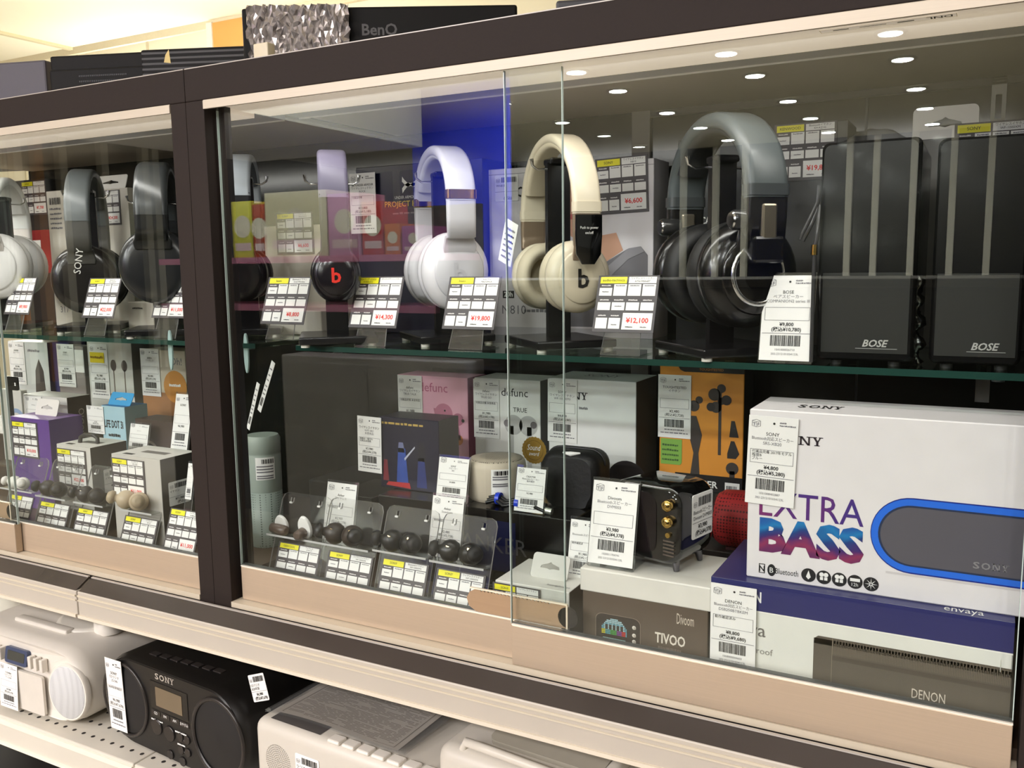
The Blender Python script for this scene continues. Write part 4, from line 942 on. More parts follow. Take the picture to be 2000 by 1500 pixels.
# grey green bottle speaker
c = onz(523, 1062, ZF); r_ = mpp(c+V((0, 0, .08)))*33; h = at(523, 850, c.y).z-ZF
r = thing('bottle_speaker', 'pale green grey cylinder speaker with a perforated lower half, beside the post', 'speaker', (c.x, c.y, ZF+.0003))
GG = m('9aa59b', .5)
b = B(); b.lathe((0, 0, 0), (0, 0, 1), [(r_*.9, 0), (r_*.97, .004), (r_, h*.5), (r_, h*.5)], bands('8f9a92', '4a524c', 0, 300, .55, 0, .3), 36); b.build('mesh_body', r)
b = B(); b.lathe((0, 0, h*.5), (0, 0, 1), [(r_, 0), (r_*1.01, h*.02), (r_*1.01, h*.33), (r_*.98, h*.34), (r_*1.02, h*.35), (r_*1.02, h*.47), (r_*.9, h*.5)], GG, 36); b.build('smooth_cap', r)
b = B(); a0, a1 = .3, 1.4
curved(a0, a1, h*.62, h*.82, PAPER, r_*1.01+.0004)
for i in range(10): q = a0+.35+(a1-a0-.4)*i/10; curved(q, q+.03+.02*(i % 2), h*.765, h*.805, INK, r_*1.01+.0006, 2)
for z in (.735, .71, .685, .65, .63): curved(a0+.06, a1-.1, h*z, h*(z+.011), GREY, r_*1.01+.0006)
b.build('price_sticker', r)

# small white box by the overlap
rt, b, F, S, T = pbox('earbud_box', 'small white box with a grey hang tab, behind the lock', 'product box', 968, 1112, 1148, .042, ZF+.0002, .075, 'dedbd4', zt=at(1040, 1145, .042).z)
b.text(T, 'headphones', .8, .12, .06, GREY, 'C', 2, .3); b.rect(S, 0, 0, 1, 1, m('6b5f56', .5), 1); b.build('carton', rt)
hang_tab(rt, .006, -.012, rt['h']-.0005, rt['w']*.5, .026, m('c9c6bf', .45), lean=.45)
zt = rt['h']+ZF
f = Fr((-rt['w']/2-.001, -.0395, -.02+rt['h']-.03), (1, 0, 0), (0, 0, 1), rt['w']*.72, .05+.0)
f = Fr((-rt['w']/2-.002, -.039, rt['h']-.052), (1, 0, 0), (0, 0, 1), .054, .05); card_part(rt, f, brand='SONY', model=('ワイヤレスイヤホン', ''), price='¥9,900', rows=3)

# brown pixel speaker box with a white lid and the black retro speaker on it
zl = at(1262, 1172, .03).z
rt, b, F, S, T = pbox('speaker_box', 'brown box with a white lid and pixel screen picture, under the black television speaker', 'product box', 1138, 1383, 1172, .03, ZF+.0002, .082, m('5d5044', .5), zt=zl)
BR2 = m('3a322c', .4)
g = F.sub(.11, .13, .37, .57); ol = [(x, y) for x, y in rrect(1, 1, .16, 5)]; b.pg(g, ol, m('8a7c6e', .4), 1); ol2 = [(.5+(x-.5)*.975, .5+(y-.5)*.975) for x, y in ol]; b.pg(g, ol2, BR2, 2)
rs = random.Random(5); pal = ['d8d23c', '5fb0b8', '4aa84a', '8a4a9a', 'd2302c']
LB, BB = m('b9dfe6', .4), m('6fb6c8', .4)
for j in range(18):
    for i in range(22):
        x, y = (i+.5)/22, (j+.5)/18; d = math.hypot(x-.5, (y-.52))
        if d > .47: continue
        if .42 < y < .62: c_ = pal[min(4, int(x*5.2))]; mt = m(c_, .4) if x < .9 else BB
        elif y >= .62:
            if y < .8 and (i % 3) and .12 < x < .85: continue
            mt = LB if (i % 3 == 0 or y > .84) else BB
        elif y < .36: mt = m('9fc4c0', .4)
        else: continue
        b.rect(g, .1+x*.62, .12+y*.76, .022, .03, mt, 3)
for y in (.76, .56, .4): b.disc(g, .86, y, .05, m('e4dfd4', .3), 3, 16); b.disc(g, .875, y-.012, .035, m('b9b0a4', .3), 4, 16)
b.text(F, 'Divoom', .828, .74, .16, m('d9cdbc', .4), 'C', 2, .13); b.text(F, 'TIVOO', .712, .42, .15, m('e6ded0', .4), 'C', 2, .235, bold=True)
smudge(b, F, .62, .33, .18, .04, m('7d7064', .5)); smudge(b, F, .6, .26, .22, .04, m('7d7064', .5)); b.rect(S, 0, 0, 1, 1, m('2c2521', .5), 1)
b.build('base', rt)
zw = at(1262, 1128, .03).z-ZF; h0 = rt['h']; w = rt['w']
b = B(); b.box(-w/2-.002, w/2+.0025, -.0425, .046, h0-.0005, zw, m('dfdcd3', .5), .0012); b.build('lid', rt)
LIDZ = ZF+.0002+zw
c = at(1300, 1090, .07); s_ = mpp(c)
r = thing('retro_speaker', 'glossy black television shaped speaker with gold knobs on short legs', 'speaker', (at(1297, 1090, .086).x, .084, LIDZ+.0002), -14)
w, d, h, lg = .078, .066, .074, .008
b = B(); o = rrect(w, h, .017, 6, -w/2, lg)
def tv(y, k, kz=1): return [(x*k, y, (z-lg-h/2)*k*kz+lg+h/2) for x, z in o]
b.loft([tv(-d/2, .9), tv(-d/2+.002, .97), tv(-d/2+.006, 1), tv(d/2-.01, .97), tv(d/2-.003, .9), tv(d/2, .8)], GLOSSBLK); b.build('cabinet', r)
b = B(); o = rrect(w*.62, h*.78, .012, 5, -w*.45, lg+h*.11); f = Fr((0, -d/2-.0006, 0), (1, 0, 0), (0, 0, 1)); b.slab(f, o, .0008, m('1a1416', .12)); b.build('screen', r)
for z in (.78, .57): 
    b = B(); b.lathe((w*.34, -d/2-.0005, lg+h*z), (0, -1, 0), [(.0055, 0), (.0055, .004), (.004, .006), (.0015, .0065)], m('c9a860', .15, 1), 20); b.build('knob', r)
b = B(); b.lathe((w*.34, -d/2-.0005, lg+h*.4), (0, -1, 0), [(.0028, 0), (.0024, .002)], m('c9a860', .15, 1), 14); b.build('button', r)
b = B()
for i in range(5): b.box(w*.27, w*.42, -d/2-.0012, -d/2, lg+h*(.13+.045*i), lg+h*(.13+.045*i)+.0013, m('5a5048', .3))
b.build('vent', r)
for sx in (-1, 1):
    for sy in (-1, 1):
        b = B(); b.lathe((sx*w*.33+sx*.002, sy*d*.32, 0), (-sx*.15, -sy*.1, 1), [(.0025, 0), (.003, .002), (.0042, .0105)], m('77757a', .2, 1), 14); b.build('leg', r)
f = Fr((w/2+.0004, -d*.2, lg+h*.3), (0, 1, 0), (0, 0, 1), .036, .042); b = B(); sticker(b, f, ['Bluetoothスピーカー', 'Divoom DVM003'], '¥3,980', '(税込¥4,378)', .0008); b.build('price_sticker', r)
tag_stand('tall white price tag in an acrylic stand on the lid of the brown speaker box', 1155, 1242, 940, 1102, .036, LIDZ+.0003, lines=('Divoom', 'Bluetoothスピーカー', 'DVM003'), price='¥3,980', tax='(税込¥4,378)', code='1020011704741')
# red mesh speaker on a dark carton
rt, b, F, S, T = pbox('speaker_carton', 'dark carton under the red mesh speaker', 'product box', 1330, 1450, 1075, .2, ZF+.0002, .055, m('241c18', .4)); b.build('carton', rt)
c = at(1425, 1020, .2); z0 = ZF+rt['h']+.0004; zt = at(1425, 968, .2).z; rr = (zt-z0)/2
r = thing('mesh_speaker', 'red mesh covered speaker lying left of the large white speaker box', 'speaker', (at(1392, 1020, .2).x, .225, z0))
b = B(); b.lathe((0, 0, rr), (1, 0, 0), [(rr*.85, 0), (rr*.97, .006), (rr, .02), (rr, .06)], bands('b32a2c', '5a1214', 0, 300, .6, 0, .36), 32); b.build('mesh_body', r)
b = B(); b.lathe((.0, 0, rr), (-1, 0, 0), [(rr*.8, 0), (rr*.78, .003)], m('301010', .5), 28); b.box(.012, .03, -rr*.5, rr*.5, -.0, .003, m('401414', .6)); b.build('end_cap', r)

# large blue and white soundbar carton and the white speaker box on it
zt = at(1800, 1189, .03).z; zb2 = ZF+.0002
x0 = at(1388, 1200, .03).x; x1 = .0275
w = x1-x0; h = zt-zb2; dp = .12
r = thing('soundbar_box', 'wide white and navy carton with a dark speaker printed on it, at the bottom right', 'product box', ((x0+x1)/2, .03+dp/2, zb2)); 
F = Fr((-w/2, -dp/2, 0), (1, 0, 0), (0, 0, 1), w, h); T = Fr((-w/2, -dp/2, h), (1, 0, 0), (0, 1, 0), w, dp)
NAVY = m('2c2e66', .35)
b = B(); b.box(-w/2, w/2, -dp/2, dp/2, 0, h, m('e3e3da', .5), .0008, 1)
b.rect(F, 0, .75, 1, .25, NAVY, 1); b.rect(F, 0, .738, 1, .012, m('f4f3ea', .4), 2); b.rect(T, 0, 0, 1, 1, NAVY, 1)
DS = m('5a5247', .5, var=.1, sc=30); b.rect(F, .377, 0, .623, .6, DS, 2); b.pg(F, [(.377, .55), (.381, .6), (.392, .622), (1, .622), (1, .55)], DS, 2)
b.rect(F, .44, 0, .0015, .62, m('8c8070', .5), 3)
g = F.sub(.442, .48, .556, .135)
for i in range(110): b.rect(g, i/110, 0, .004, .95-.25*(i % 2), m('6f6557', .5), 3)
b.rect(g, 0, -.4, 1, .3, m('4c443a', .5), 3)
b.text(F, 'DENON', .757, .232, .085, m('ddd3c4', .4), 'C', 4, stretch=.104)
b.text(F, 'envaya', .206, .52, .125, m('6e6a64', .5), 'R', 3, .25); b.text(F, 'DENON', .188, .83, .1, PAPER, 'R', 3, .14, bold=True); b.text(F, 'waterproof', .234, .36, .06, m('8a8680', .5), 'R', 3)
b.text(T, 'envaya', .85, .035, .1, PAPER, 'C', 3, .12); b.rect(F, .965, .585, .002, .1, m('c9c9bc', .5), 3)
b.build('carton', r)
f = tag_on(r, b, F, 1388, 1477, 1143, 1303, .028, tilt=-.0); tag_part(r, f, lines=('DENON', 'Bluetooth対応スピーカー', 'DSB250BTBKEM'), price='¥8,800', tax='(税込¥9,680)', note='動作確認済み', code='1068000504603')
y0 = .0433; x0 = at(1461, 960, y0).x; x1 = .0385; z0 = zt+.0003; ztop = at(1730, 795, y0).z
z_tl = at(1462, 798, y0).z
h = z_tl-z0; w = x1-x0; dp = .078
r = thing('speaker_box', 'big white speaker box with a blue pill shaped speaker and colourful lettering', 'product box', ((x0+x1)/2, y0+dp/2, z0))
F = Fr((-w/2, -dp/2, 0), (1, 0, 0), (0, 0, 1), w, h); T = Fr((-w/2, -dp/2, h), (1, 0, 0), (0, 1, 0), w, dp)
b = B(); b.box(-w/2, w/2, -dp/2, dp/2, 0, h, m('e6e2e2', .4), .001, 1)
sony(b, F, .09, .812, .19, .05, m('2a1c24', .4), 2)
XBM = multi('purple_ink', [(0, '1c3a8c'), (.4, '4a2a7c'), (.6, '7a2a6a'), (1, '2a62b0')], 18)
BASSM = multi('galaxy_ink', [(0, '6a2a5c'), (.2, '8c3058'), (.4, '43286c'), (.58, '1a3f80'), (.8, '1a7ab8'), (1, '1c5aa4')], 45, zr=(.026, .056))
b.text(F, 'EXTRA', .241, .381, .158, XBM, 'C', 2, stretch=.39)
b.text(F, 'BASS', .245, .178, .19, BASSM, 'C', 2, stretch=.392, bold=.05)
BL, SG = m('2f6fe0', .3), m('4a474f', .5, var=.1, sc=40)
# pill: blue rim and grey grille
def pill(a0, b0, w_, h_, mat, lay):
    k = F.h/F.w; r_ = h_/2; pts = [(a0+r_*k+r_*k*math.cos(math.radians(t)), b0+r_+r_*math.sin(math.radians(t))) for t in range(90, 271, 9)]
    pts += [(a0+w_, b0), (a0+w_, b0+h_)]; b.pg(F, pts, mat, lay)
pill(.461, .152, .539, .42, m('1d2f8c', .3), 2); pill(.464, .16, .536, .405, BL, 3); pill(.488, .193, .512, .337, m('26324e', .4), 4); pill(.496, .203, .504, .317, bands('57545c', '2c2a33', 0, 620, .5, 0, .32), 5)
b.rect(F, .52, .138, .48, .012, m('cfcaca', .5), 2)
sony(b, F, .808, .232, .115, .036, m('a8a6aa', .3, .5), 7)
b.text(F, 'N', .062, .045, .036, INK, 'C', 2, bold=True); b.frame(F, .05, .035, .024, .056, .003, INK, 2)
b.disc(F, .1, .06, .024, INK, 2, 16, ry=.036); b.text(F, 'B', .1, .045, .032, PAPER, 'C', 3); b.text(F, 'Bluetooth', .115, .043, .036, INK, 'L', 2, stretch=.088)
for i in range(5):
    x = .242+.0572*i; b.disc(F, x, .062, .04, INK, 2, 24)
    if i == 0: b.pg(F, [(x-.009, .052), (x, .09), (x+.009, .052), (x, .037)], PAPER, 3)
    elif i in (1, 2):
        for dx in (-.008, .008): b.rect(F, x+dx-.006, .045, .012, .018, PAPER, 3); b.disc(F, x+dx, .077, .013, PAPER, 3, 12)
    elif i == 3: b.rect(F, x-.018, .064, .036, .018, PAPER, 3); b.text(F, '12h', x, .037, .02, PAPER, 'C', 3)
    else:
        for q in range(8):
            t = PI*q/4; c_, s_ = math.cos(t), math.sin(t); k = F.h/F.w
            b.pg(F, [(x-s_*.002, .062+c_*.003), (x+c_*.034*k, .062+s_*.034), (x+s_*.002, .062-c_*.003)], PAPER, 3)
sony(b, T, .16, .3, .17, .2, INK, 2)
b.build('carton', r)
f = tag_on(r, b, F, 1457, 1553, 812, 985, y0-.001, tilt=-.03); tag_part(r, f, lines=('SONY', 'Bluetooth対応スピーカー', 'SRS-XB20'), price='¥4,800', tax='(税込¥5,280)', note='付属品完備 2017年モデル|程度B|ブルー', code='1031008402887')

# ------------------------------------------------------------------ left case, upper shelf
Y5 = .15
X5 = hpos(12, 510, Y5); top = at(8, 346, Y5).z-ZS; cz = at(30, 520, Y5).z-ZS
headphones('white headphones cut by the left picture edge, in the left showcase', X5, Y5, ZS, top, cz, .07, top-.075, .036, .012, m('e6e8e4', .3), m('cfd0cc', .6), m('e6e0da', .35), m('ecebe8', .3), m('dcdbd8', .5), .047, .05, .024, .024, .012, rz=-52, plate=m('e9e8e5', .25), stand_label='headphone stand under the white headphones at the left picture edge')
X6 = hpos(178, 520, Y5+.03); top = at(160, 331, Y5+.03).z-ZS; cz = at(190, 545, Y5+.03).z-ZS
r6 = headphones('dark headphones with slim grey band and large oval cups, middle of left showcase', X6, Y5+.03, ZS, top, cz, .07, top-.08, .034, .012, m('5a5f60', .35), m('3a3d3d', .6), m('4d4c48', .4), m('221f1e', .2), m('2a2726', .5), .047, .05, .024, .024, .012, rz=-48, stand_label='headphone stand under the dark headphones in the middle of the left showcase')
b = B(); f = Fr((.0765, -.009, top-.152), (0, 1, 0), (0, 0, 1), .05, .05); b.text(f, 'SONY', .25, .3, .2, m('d8d6d0', .4), 'C', 3, rot=80); b.build('band_print', r6)
X7 = hpos(315, 520, Y5); top = at(312, 316, Y5).z-ZS; cz = at(305, 520, Y5).z-ZS
headphones('black headphones with padded shiny band, beside the left post', X7, Y5, ZS, top, cz, .066, top-.075, .042, .018, m('2f3233', .3), m('202122', .5), m('1b1c1d', .3), m('232426', .25), m('151516', .5), .047, .05, .026, .026, .012, rz=-48, stand_label='headphone stand under the black headphones beside the left post')
X8 = hpos(483, 520, .2); top = at(472, 302, .2).z-ZS; cz = at(497, 535, .2).z-ZS
headphones('dark headphones with pale blue grey band, seen in the gap right of the post', X8, .2, ZS, top, cz, .068, top-.06, .033, .011, m('b4bcc4', .35), m('5a6068', .6), m('2a2a2c', .3), m('141315', .25), m('1a181a', .6), .031, .036, .024, .018, .012, rz=-52, stand_label='headphone stand under the pale banded headphones in the gap right of the post')
CL = .105
card_stand('black grid price card before the white headphones in the left showcase', 17, 66, 542, 614, CL, brand='SONY', model=('ワイヤレス', 'WH-CH710'), price='¥9,900')
card_stand('black grid price card before the dark oval headphones in the left showcase', 169, 231, 543, 621, CL, brand='SONY', model=('Bluetooth', 'WH-1000XM'), price='¥22,000')
card_stand('black grid price card beside the left post, marked in red', 305, 370, 543, 621, CL, brand='SONY', model=('ワイヤレス', 'WH-XB'), price='¥11,000')
rt, b, F, S, T = pbox('headphone_box', 'pale upright headphone box with a white hang tab, behind the dark oval headphones', 'product box', 186, 258, 368, .27, ZS+.0002, .05, 'd8d3c6')
b.rect(S, 0, 0, 1, 1, m('c9c3b5', .5), 1); b.build('carton', rt)
hang_tab(rt, .0, -.024, rt['h']-.001, rt['w']*.85, .024, m('efede7', .4), lean=.3)
f = tag_on(rt, b, F, 183, 236, 372, 440, .27); card_part(rt, f, brand='SONY', model=('ワイヤレス', ''), price='¥24,200')
rt, b, F, S, T = pbox('headphone_box', 'narrow white box with printed side, between two headphones in the left showcase', 'product box', 100, 132, 372, .25, ZS+.0002, .06, 'd6d0c2')
bars(b, F, .15, .9, .7, .05, INK, 16, 2)
for i in range(5): smudge(b, F, .15, .86-.035*i, .7, .014, GREY)
b.text(F, '317', .6, .1, .05, GREY, 'C', 2, .6); b.build('carton', rt)
rt, b, F, S, T = pbox('headphone_box', 'black and red headphone box with a black grid price card in the left showcase', 'product box', 38, 100, 350, .3, ZS+.0002, .05, '26211f')
b.rect(F, .1, .35, .9, .3, m('8f2026', .4), 1); b.rect(F, .35, .45, .35, .13, PAPER, 2); b.build('carton', rt)
f = tag_on(rt, b, F, 44, 92, 353, 420, .3); card_part(rt, f, brand='SONY', model=('ワイヤレス', ''), price='¥7,700')
rt, b, F, S, T = pbox('headphone_box', 'orange sided box behind the white headphones at the left picture edge', 'product box', 2, 30, 372, .28, ZS+.0002, .05, 'b5652a'); b.build('carton', rt)
rt, b, F, S, T = pbox('headphone_box', 'dark box with a green panel beside the left post', 'product box', 300, 352, 352, .3, ZS+.0002, .05, '2a2b2a')
b.rect(F, .3, .2, .7, .68, m('4a8c3a', .45), 1); b.rect(F, .4, .82, .5, .03, m('b5342a', .5), 2); b.build('carton', rt)
c = at(305, 490, .24); b = B(); rs = random.Random(9); w, h = mpp(c)*36, at(305, 405, .24).z-ZS
lp = []
for z, k in ((.0, 1), (.25, 1.02), (.5, 1), (.75, .98), (.92, .85), (1, .4)):
    lp.append([(w*k*math.cos(2*PI*j/22)*(1+rs.uniform(-.05, .05)), .02*k*math.sin(2*PI*j/22)*(1+rs.uniform(-.1, .1)), h*z+rs.uniform(-.002, .002)*(z > 0)) for j in range(22)])
b.loft(lp, glass('grey_film', 'b9bbbd', .1, .15, .18), smooth=False); b.loft([[(x*.75, y*.7, z*.8+.0005) for x, y, z in l] for l in lp[:5]], m('4a4d50', .5))
tag(b.build('bagged_item', loc=(c.x, .245, ZS+.0004)), 'grey item in a shiny clear bag behind the black headphones', 'bag')
rt, b, F, S, T = pbox('earphone_box', 'low white carton standing behind the card beside the left post', 'product box', 250, 300, 590, .21, ZS+.0002, .05, 'd9d2c3'); smudge(b, F, .2, .75, .4, .06, INK); b.build('carton', rt)

# ------------------------------------------------------------------ left case, lower floor
b = B(); x0, x1 = at(-60, 900, .3).x, at(330, 900, .3).x
b.box(x0, -1.1, .24, .372, ZF+.0002, .962, m('3a2f26', .5), .002, 1)
tag(b.build('display_riser'), 'low brown display riser along the back of the left case floor', 'riser')
RL = .9623
def lbox(name, label, pl, pr, pt, Y, zb, dp, col, tagpx=None, tl=('', '', ''), fn=None, side=None, top=None, **k):
    rt, b, F, S, T = pbox(name, label, 'product box', pl, pr, pt, Y, zb, dp, col)
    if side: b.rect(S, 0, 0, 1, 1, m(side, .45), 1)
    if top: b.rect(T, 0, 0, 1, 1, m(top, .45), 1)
    if fn: fn(b, F, S, T)
    b.build('carton', rt)
    if tagpx: f = tag_on(rt, b, F, *tagpx, Y-.0002); tag_part(rt, f, lines=tl, price='¥2,980', tax='(税込¥3,278)', fine=False, **k)
    return rt
def g_(b, F, S, T): b.pg(F, [(.62, .3), (.66, .66), (.76, .8), (.86, .66), (.9, .2), (.8, .1)], m('4a4440', .45), 2); smudge(b, F, .5, .88, .3, .03, GREY)
lbox('speaker_box', 'pale box with a dark speaker picture, left in the left showcase', 22, 98, 668, .33, RL, .04, 'cfd3cf', (20, 50, 668, 750), ('ANKER', 'スピーカー', ''), g_, '2c3550')
lbox('earbud_box', 'narrow navy box between two white boxes in the left showcase', 100, 140, 669, .34, RL, .035, '2b2f66', None)
lbox('earbud_box', 'grey box with a white price tag right of the narrow navy box', 117, 168, 676, .31, RL, .03, '8c8480', (114, 147, 672, 755), ('SONY', 'イヤホン', ''), lambda b, F, S, T: b.rect(F, .5, .7, .5, .26, PAPER, 2))
def e_(b, F, S, T):
    DK = m('5a514c', .45)
    for x in (.58, .82): b.disc(F, x, .76, .045, DK, 2, 16, ry=.06); b.rect(F, x-.012, .12, .02, .6, m('6a5a50', .5), 2)
    b.rect(F, .45, .44, .55, .02, m('8a7a6e', .5), 3); b.rect(F, .8, .1, .04, .14, m('2a2220', .5), 3)
rt = lbox('earphone_box', 'white box with two corded earphones pictured, middle of the left showcase', 176, 262, 669, .31, RL, .05, 'd6d5cd', (178, 213, 672, 778), ('', '', ''), e_, '8a8a84')
b = B(); f = Fr((-rt['w']*.42, -.0275, rt['h']*.78), (1, 0, 0), (0, 0, 1), rt['w']*.32, rt['h']*.11); b.slab(f, [(0, 0), (f.w, 0), (f.w, f.h), (0, f.h)], .0004, m('f0d82a', .5)); smudge(b, f, .05, .4, .9, .25, m('8a6a1a', .5)); b.build('yellow_sticker', rt)
def o_(b, F, S, T):
    b.rect(F, 0, 0, 1, .55, m('a8774c', .5), 2); b.disc(F, .75, .62, .17, m('c98a42', .5), 3, 24); smudge(b, F, .62, .62, .25, .03, PAPER, 4); b.text(F, 'Oh!', .8, .85, .08, GREY, 'C', 2); b.rect(F, .35, .1, .4, .2, m('b98a5c', .5), 3)
lbox('earbud_box', 'brown and white box with an orange dot, beside the left post', 280, 366, 684, .3, RL, .05, 'd2c6b2', (277, 313, 681, 773), ('JABRA', 'ワイヤレス', ''), o_)
# row in front
def ring_(b, F, S, T):
    b.disc(F, .72, .55, .2, m('8fa3c4', .5), 2, 24, r0=.14); smudge(b, F, .3, .15, .5, .05, GREY)
ZL = .92
b = B(); x0 = at(-20, 900, .2).x; b.box(x0, -1.03, .195, .238, ZF+.0002, ZL, m('3a2f26', .5), .002, 1)
tag(b.build('display_riser'), 'lower brown display riser in the middle of the left case floor', 'riser')
ZL += .0003
lbox('earbud_box', 'small white box with a grey ring picture at the left picture edge', 4, 46, 762, .225, ZL, .012, 'd3cfc8', None, fn=ring_)
def ta_(b, F, S, T): ring_(b, F, S, T); b.text(S, 'TRUE AUDIO', .6, .5, .085, m('b9b6b0', .4), 'C', 2, rot=84)
lbox('earbud_box', 'white box with a blue ring picture and black side, behind the purple box', 51, 136, 774, .1955, ZL, .042, 'd6d3cd', (52, 84, 774, 842), ('', 'イヤホン', ''), ta_, '26221f', 'c9c5bd')
rt = lbox('speaker_box', 'light blue box with a bright blue hang tab in the left showcase', 203, 248, 794, .1955, ZL, .042, 'a8cbd6', (172, 204, 793, 846), ('', '', ''), lambda b, F, S, T: (b.text(F, 'LIFE DOT 3i', .5, .72, .1, INK, 'C', 2, .8, bold=True), smudge(b, F, .25, .6, .5, .04, INK), b.text(F, 'NOISE', .45, .25, .2, m('2a4a6a', .5), 'C', 2, .9), b.rect(F, 0, .0, 1, .12, m('8fb4c4', .5), 2)), '9fb9b8', '2f7fb8')
hang_tab(rt, .0, -.01, rt['h']-.0005, rt['w']*.95, .022, m('3a9fd8', .35), lean=.5)
def db_(b, F, S, T): b.disc(F, .3, .5, .2, m('cfc4b8', .4), 2, 20, r0=.16, a0=20, a1=150)
rt = lbox('earbud_box', 'dark brown glossy box behind the white tag beside the left post', 268, 352, 822, .1955, ZL, .042, '3f3029', None, fn=db_)
tag_stand('white price tag standing before the dark brown box in the left showcase', 254, 290, 829, 882, .151, ZF+.0002, lines=('', 'スピーカー', ''), fine=False)
tag_stand('tall white price tag against the left post, upper of two', 340, 372, 771, 880, .13, ZF+.0002, lines=('SONY', '', ''), price='¥6,980', fine=False)
rt = lbox('earbud_box', 'purple box with a white hang tab and a black grid card', 26, 102, 818, .135, ZF+.0002, .057, '5a3488', None, side='452468', top='8a6aa8')
hang_tab(rt, .0, .0, rt['h']-.0005, rt['w']*.55, .027, m('e9e4de', .4), lean=.3)
f = tag_on(rt, None, None, 26, 75, 824, 893, .135); card_part(rt, f, brand='SONY', model=('Bluetooth', ''), price='¥10,000')
def wb_(b, F, S, T): b.rect(T, .15, .1, .2, .12, INK, 2); b.rect(T, .3, .4, .5, .2, m('6a6660', .5), 2)
rt = lbox('earbud_box', 'white topped box with black side, dark handle and a black grid card in front', 117, 182, 872, .085, ZF+.0002, .06, 'cfccc4', None, fn=wb_, side='3a3430', top='d9d6ce')
b = B(); h = rt['h']; b.tube([(-.012, -.01, h), (-.012, -.008, h+.008), (-.006, -.006, h+.012), (.012, -.004, h+.012), (.018, -.003, h+.008), (.018, -.003, h)], .003, m('2a2624', .4), 8); b.build('handle', rt)
f = Fr((rt['w']/2+.0012, -.012, h*.45), (0, 1, 0), (0, 0, 1), .034, .034); b = B(); sticker(b, f, ['イヤホン', ''], '¥9,800', '(税込)'); b.build('price_sticker', rt)
f = tag_on(rt, None, None, 114, 170, 878, 950, .085); card_part(rt, f, brand='SONY', model=('ワイヤレス', ''), price='¥22,000')
rt = lbox('earbud_box', 'white topped dark sided box with a black grid card, nearest the left post', 224, 318, 893, .06, ZF+.0002, .06, 'c4c0b8', None, fn=wb_, side='38322e', top='d9d6ce')
h = rt['h']; b = B(); f = Fr((rt['w']/2+.0012, -.02, h*.5), (0, 1, 0), (0, 0, 1), .034, .032); sticker(b, f, ['イヤホン', ''], '¥11,000', '(税込)'); b.build('price_sticker', rt)
f = tag_on(rt, None, None, 221, 284, 897, 973, .06); card_part(rt, f, brand='SONY', model=('ワイヤレス', 'WF-1000'), price='¥11,000')
# earbud holders along the front
k1 = holder('acrylic earbud holder with white buds at the left picture edge', 26, 88, 893, 966, 20, 64, .05, brand='SONY', rows=2)
k2 = holder('acrylic earbud holder with dark buds, second from the left picture edge', 96, 154, 900, 981, 77, 135, .046, brand='SONY', model=('ワイヤレス', 'WF'), price='¥9,900', rows=2)
k3 = holder('acrylic earbud holder with dark brown buds, third from the left picture edge', 170, 227, 912, 994, 150, 211, .042, brand='SONY', model=('ワイヤレス', 'WF'), price='¥9,900', rows=2)
k4 = holder('acrylic earbud holder with beige buds, nearest the left post', 260, 322, 926, 1009, 242, 307, .038, brand='SONY', model=('ワイヤレス', 'WF-SP'), price='¥9,900', rows=2)
WB = m('efece4', .35)
earbuds('pair of white earbuds on the holder at the left picture edge', k1, 0, (WB, m('e0ddd6', .5)), .0095)
earbuds('pair of dark earbuds on the second holder from the left picture edge', k2, 0, (m('2a2422', .4), m('1d1918', .5)), .0115)
earbuds('pair of dark brown earbuds on the third holder from the left picture edge', k3, 0, (m('262020', .4), m('1d1918', .5), m('c9c4b8', .2, 1)), .0115)
earbuds('pair of beige earbuds on the holder nearest the left post', k4, -.012, (m('b9a88e', .45), m('a8987e', .5)), .0125)
card_stand('black grid price card low against the left post, standing on the case floor', 327, 388, 995, 1080, .03, ZF+.0002, brand='SONY', model=('ワイヤレス', 'LinkBuds'), price='¥11,000')
tag_stand('narrow white price tag against the left post, lower of two', 366, 378, 905, 975, .06, ZF+.0002, fine=False)
c = at(22, 750, .17)
b = B(); f = Fr((c.x-.016, .17, at(22, 762, .17).z), (1, 0, 0), (0, 0, 1)); w = mpp(c)*40; h = mpp(c)*27
b.slab(f, rrect(w, h, .003), .002, m('161413', .35), [[(w*.62, h*.35), (w*.82, h*.35), (w*.82, h*.55), (w*.62, h*.6)]]); b.box(c.x-.014, c.x-.008, .1705, .176, ZL, f.o.z+.002, m('161413', .4))
tag(b.build('display_hook'), 'small black hook plate at the left picture edge, over the white boxes', 'hook')

# ------------------------------------------------------------------ radios on the shelf below
WR, WR2 = m('dcd6cc', .35, var=.03), m('cbc6bc', .4)
ZD0 = ZD+.0002
def rbody(b, w, d, h, r_, mat, bulge=.012, n=9, z0=.004):
    'rounded radio shell: front face bulging, top edges well rounded'
    lp = []
    for i, (k, y) in enumerate(((.9, 0), (.965, .006), (1, .02), (1, d*.5), (.98, d-.02), (.93, d-.004), (.88, d))):
        o = rrect(w, h, r_, 6, -w/2, 0); lp.append([(x*(1-(1-k)*.55), y-bulge*math.cos(PI*x/w*.9)*(1 if i < 3 else 0), (z-h/2)*k+h/2+z0) for x, z in o])
    b.loft(lp, mat)
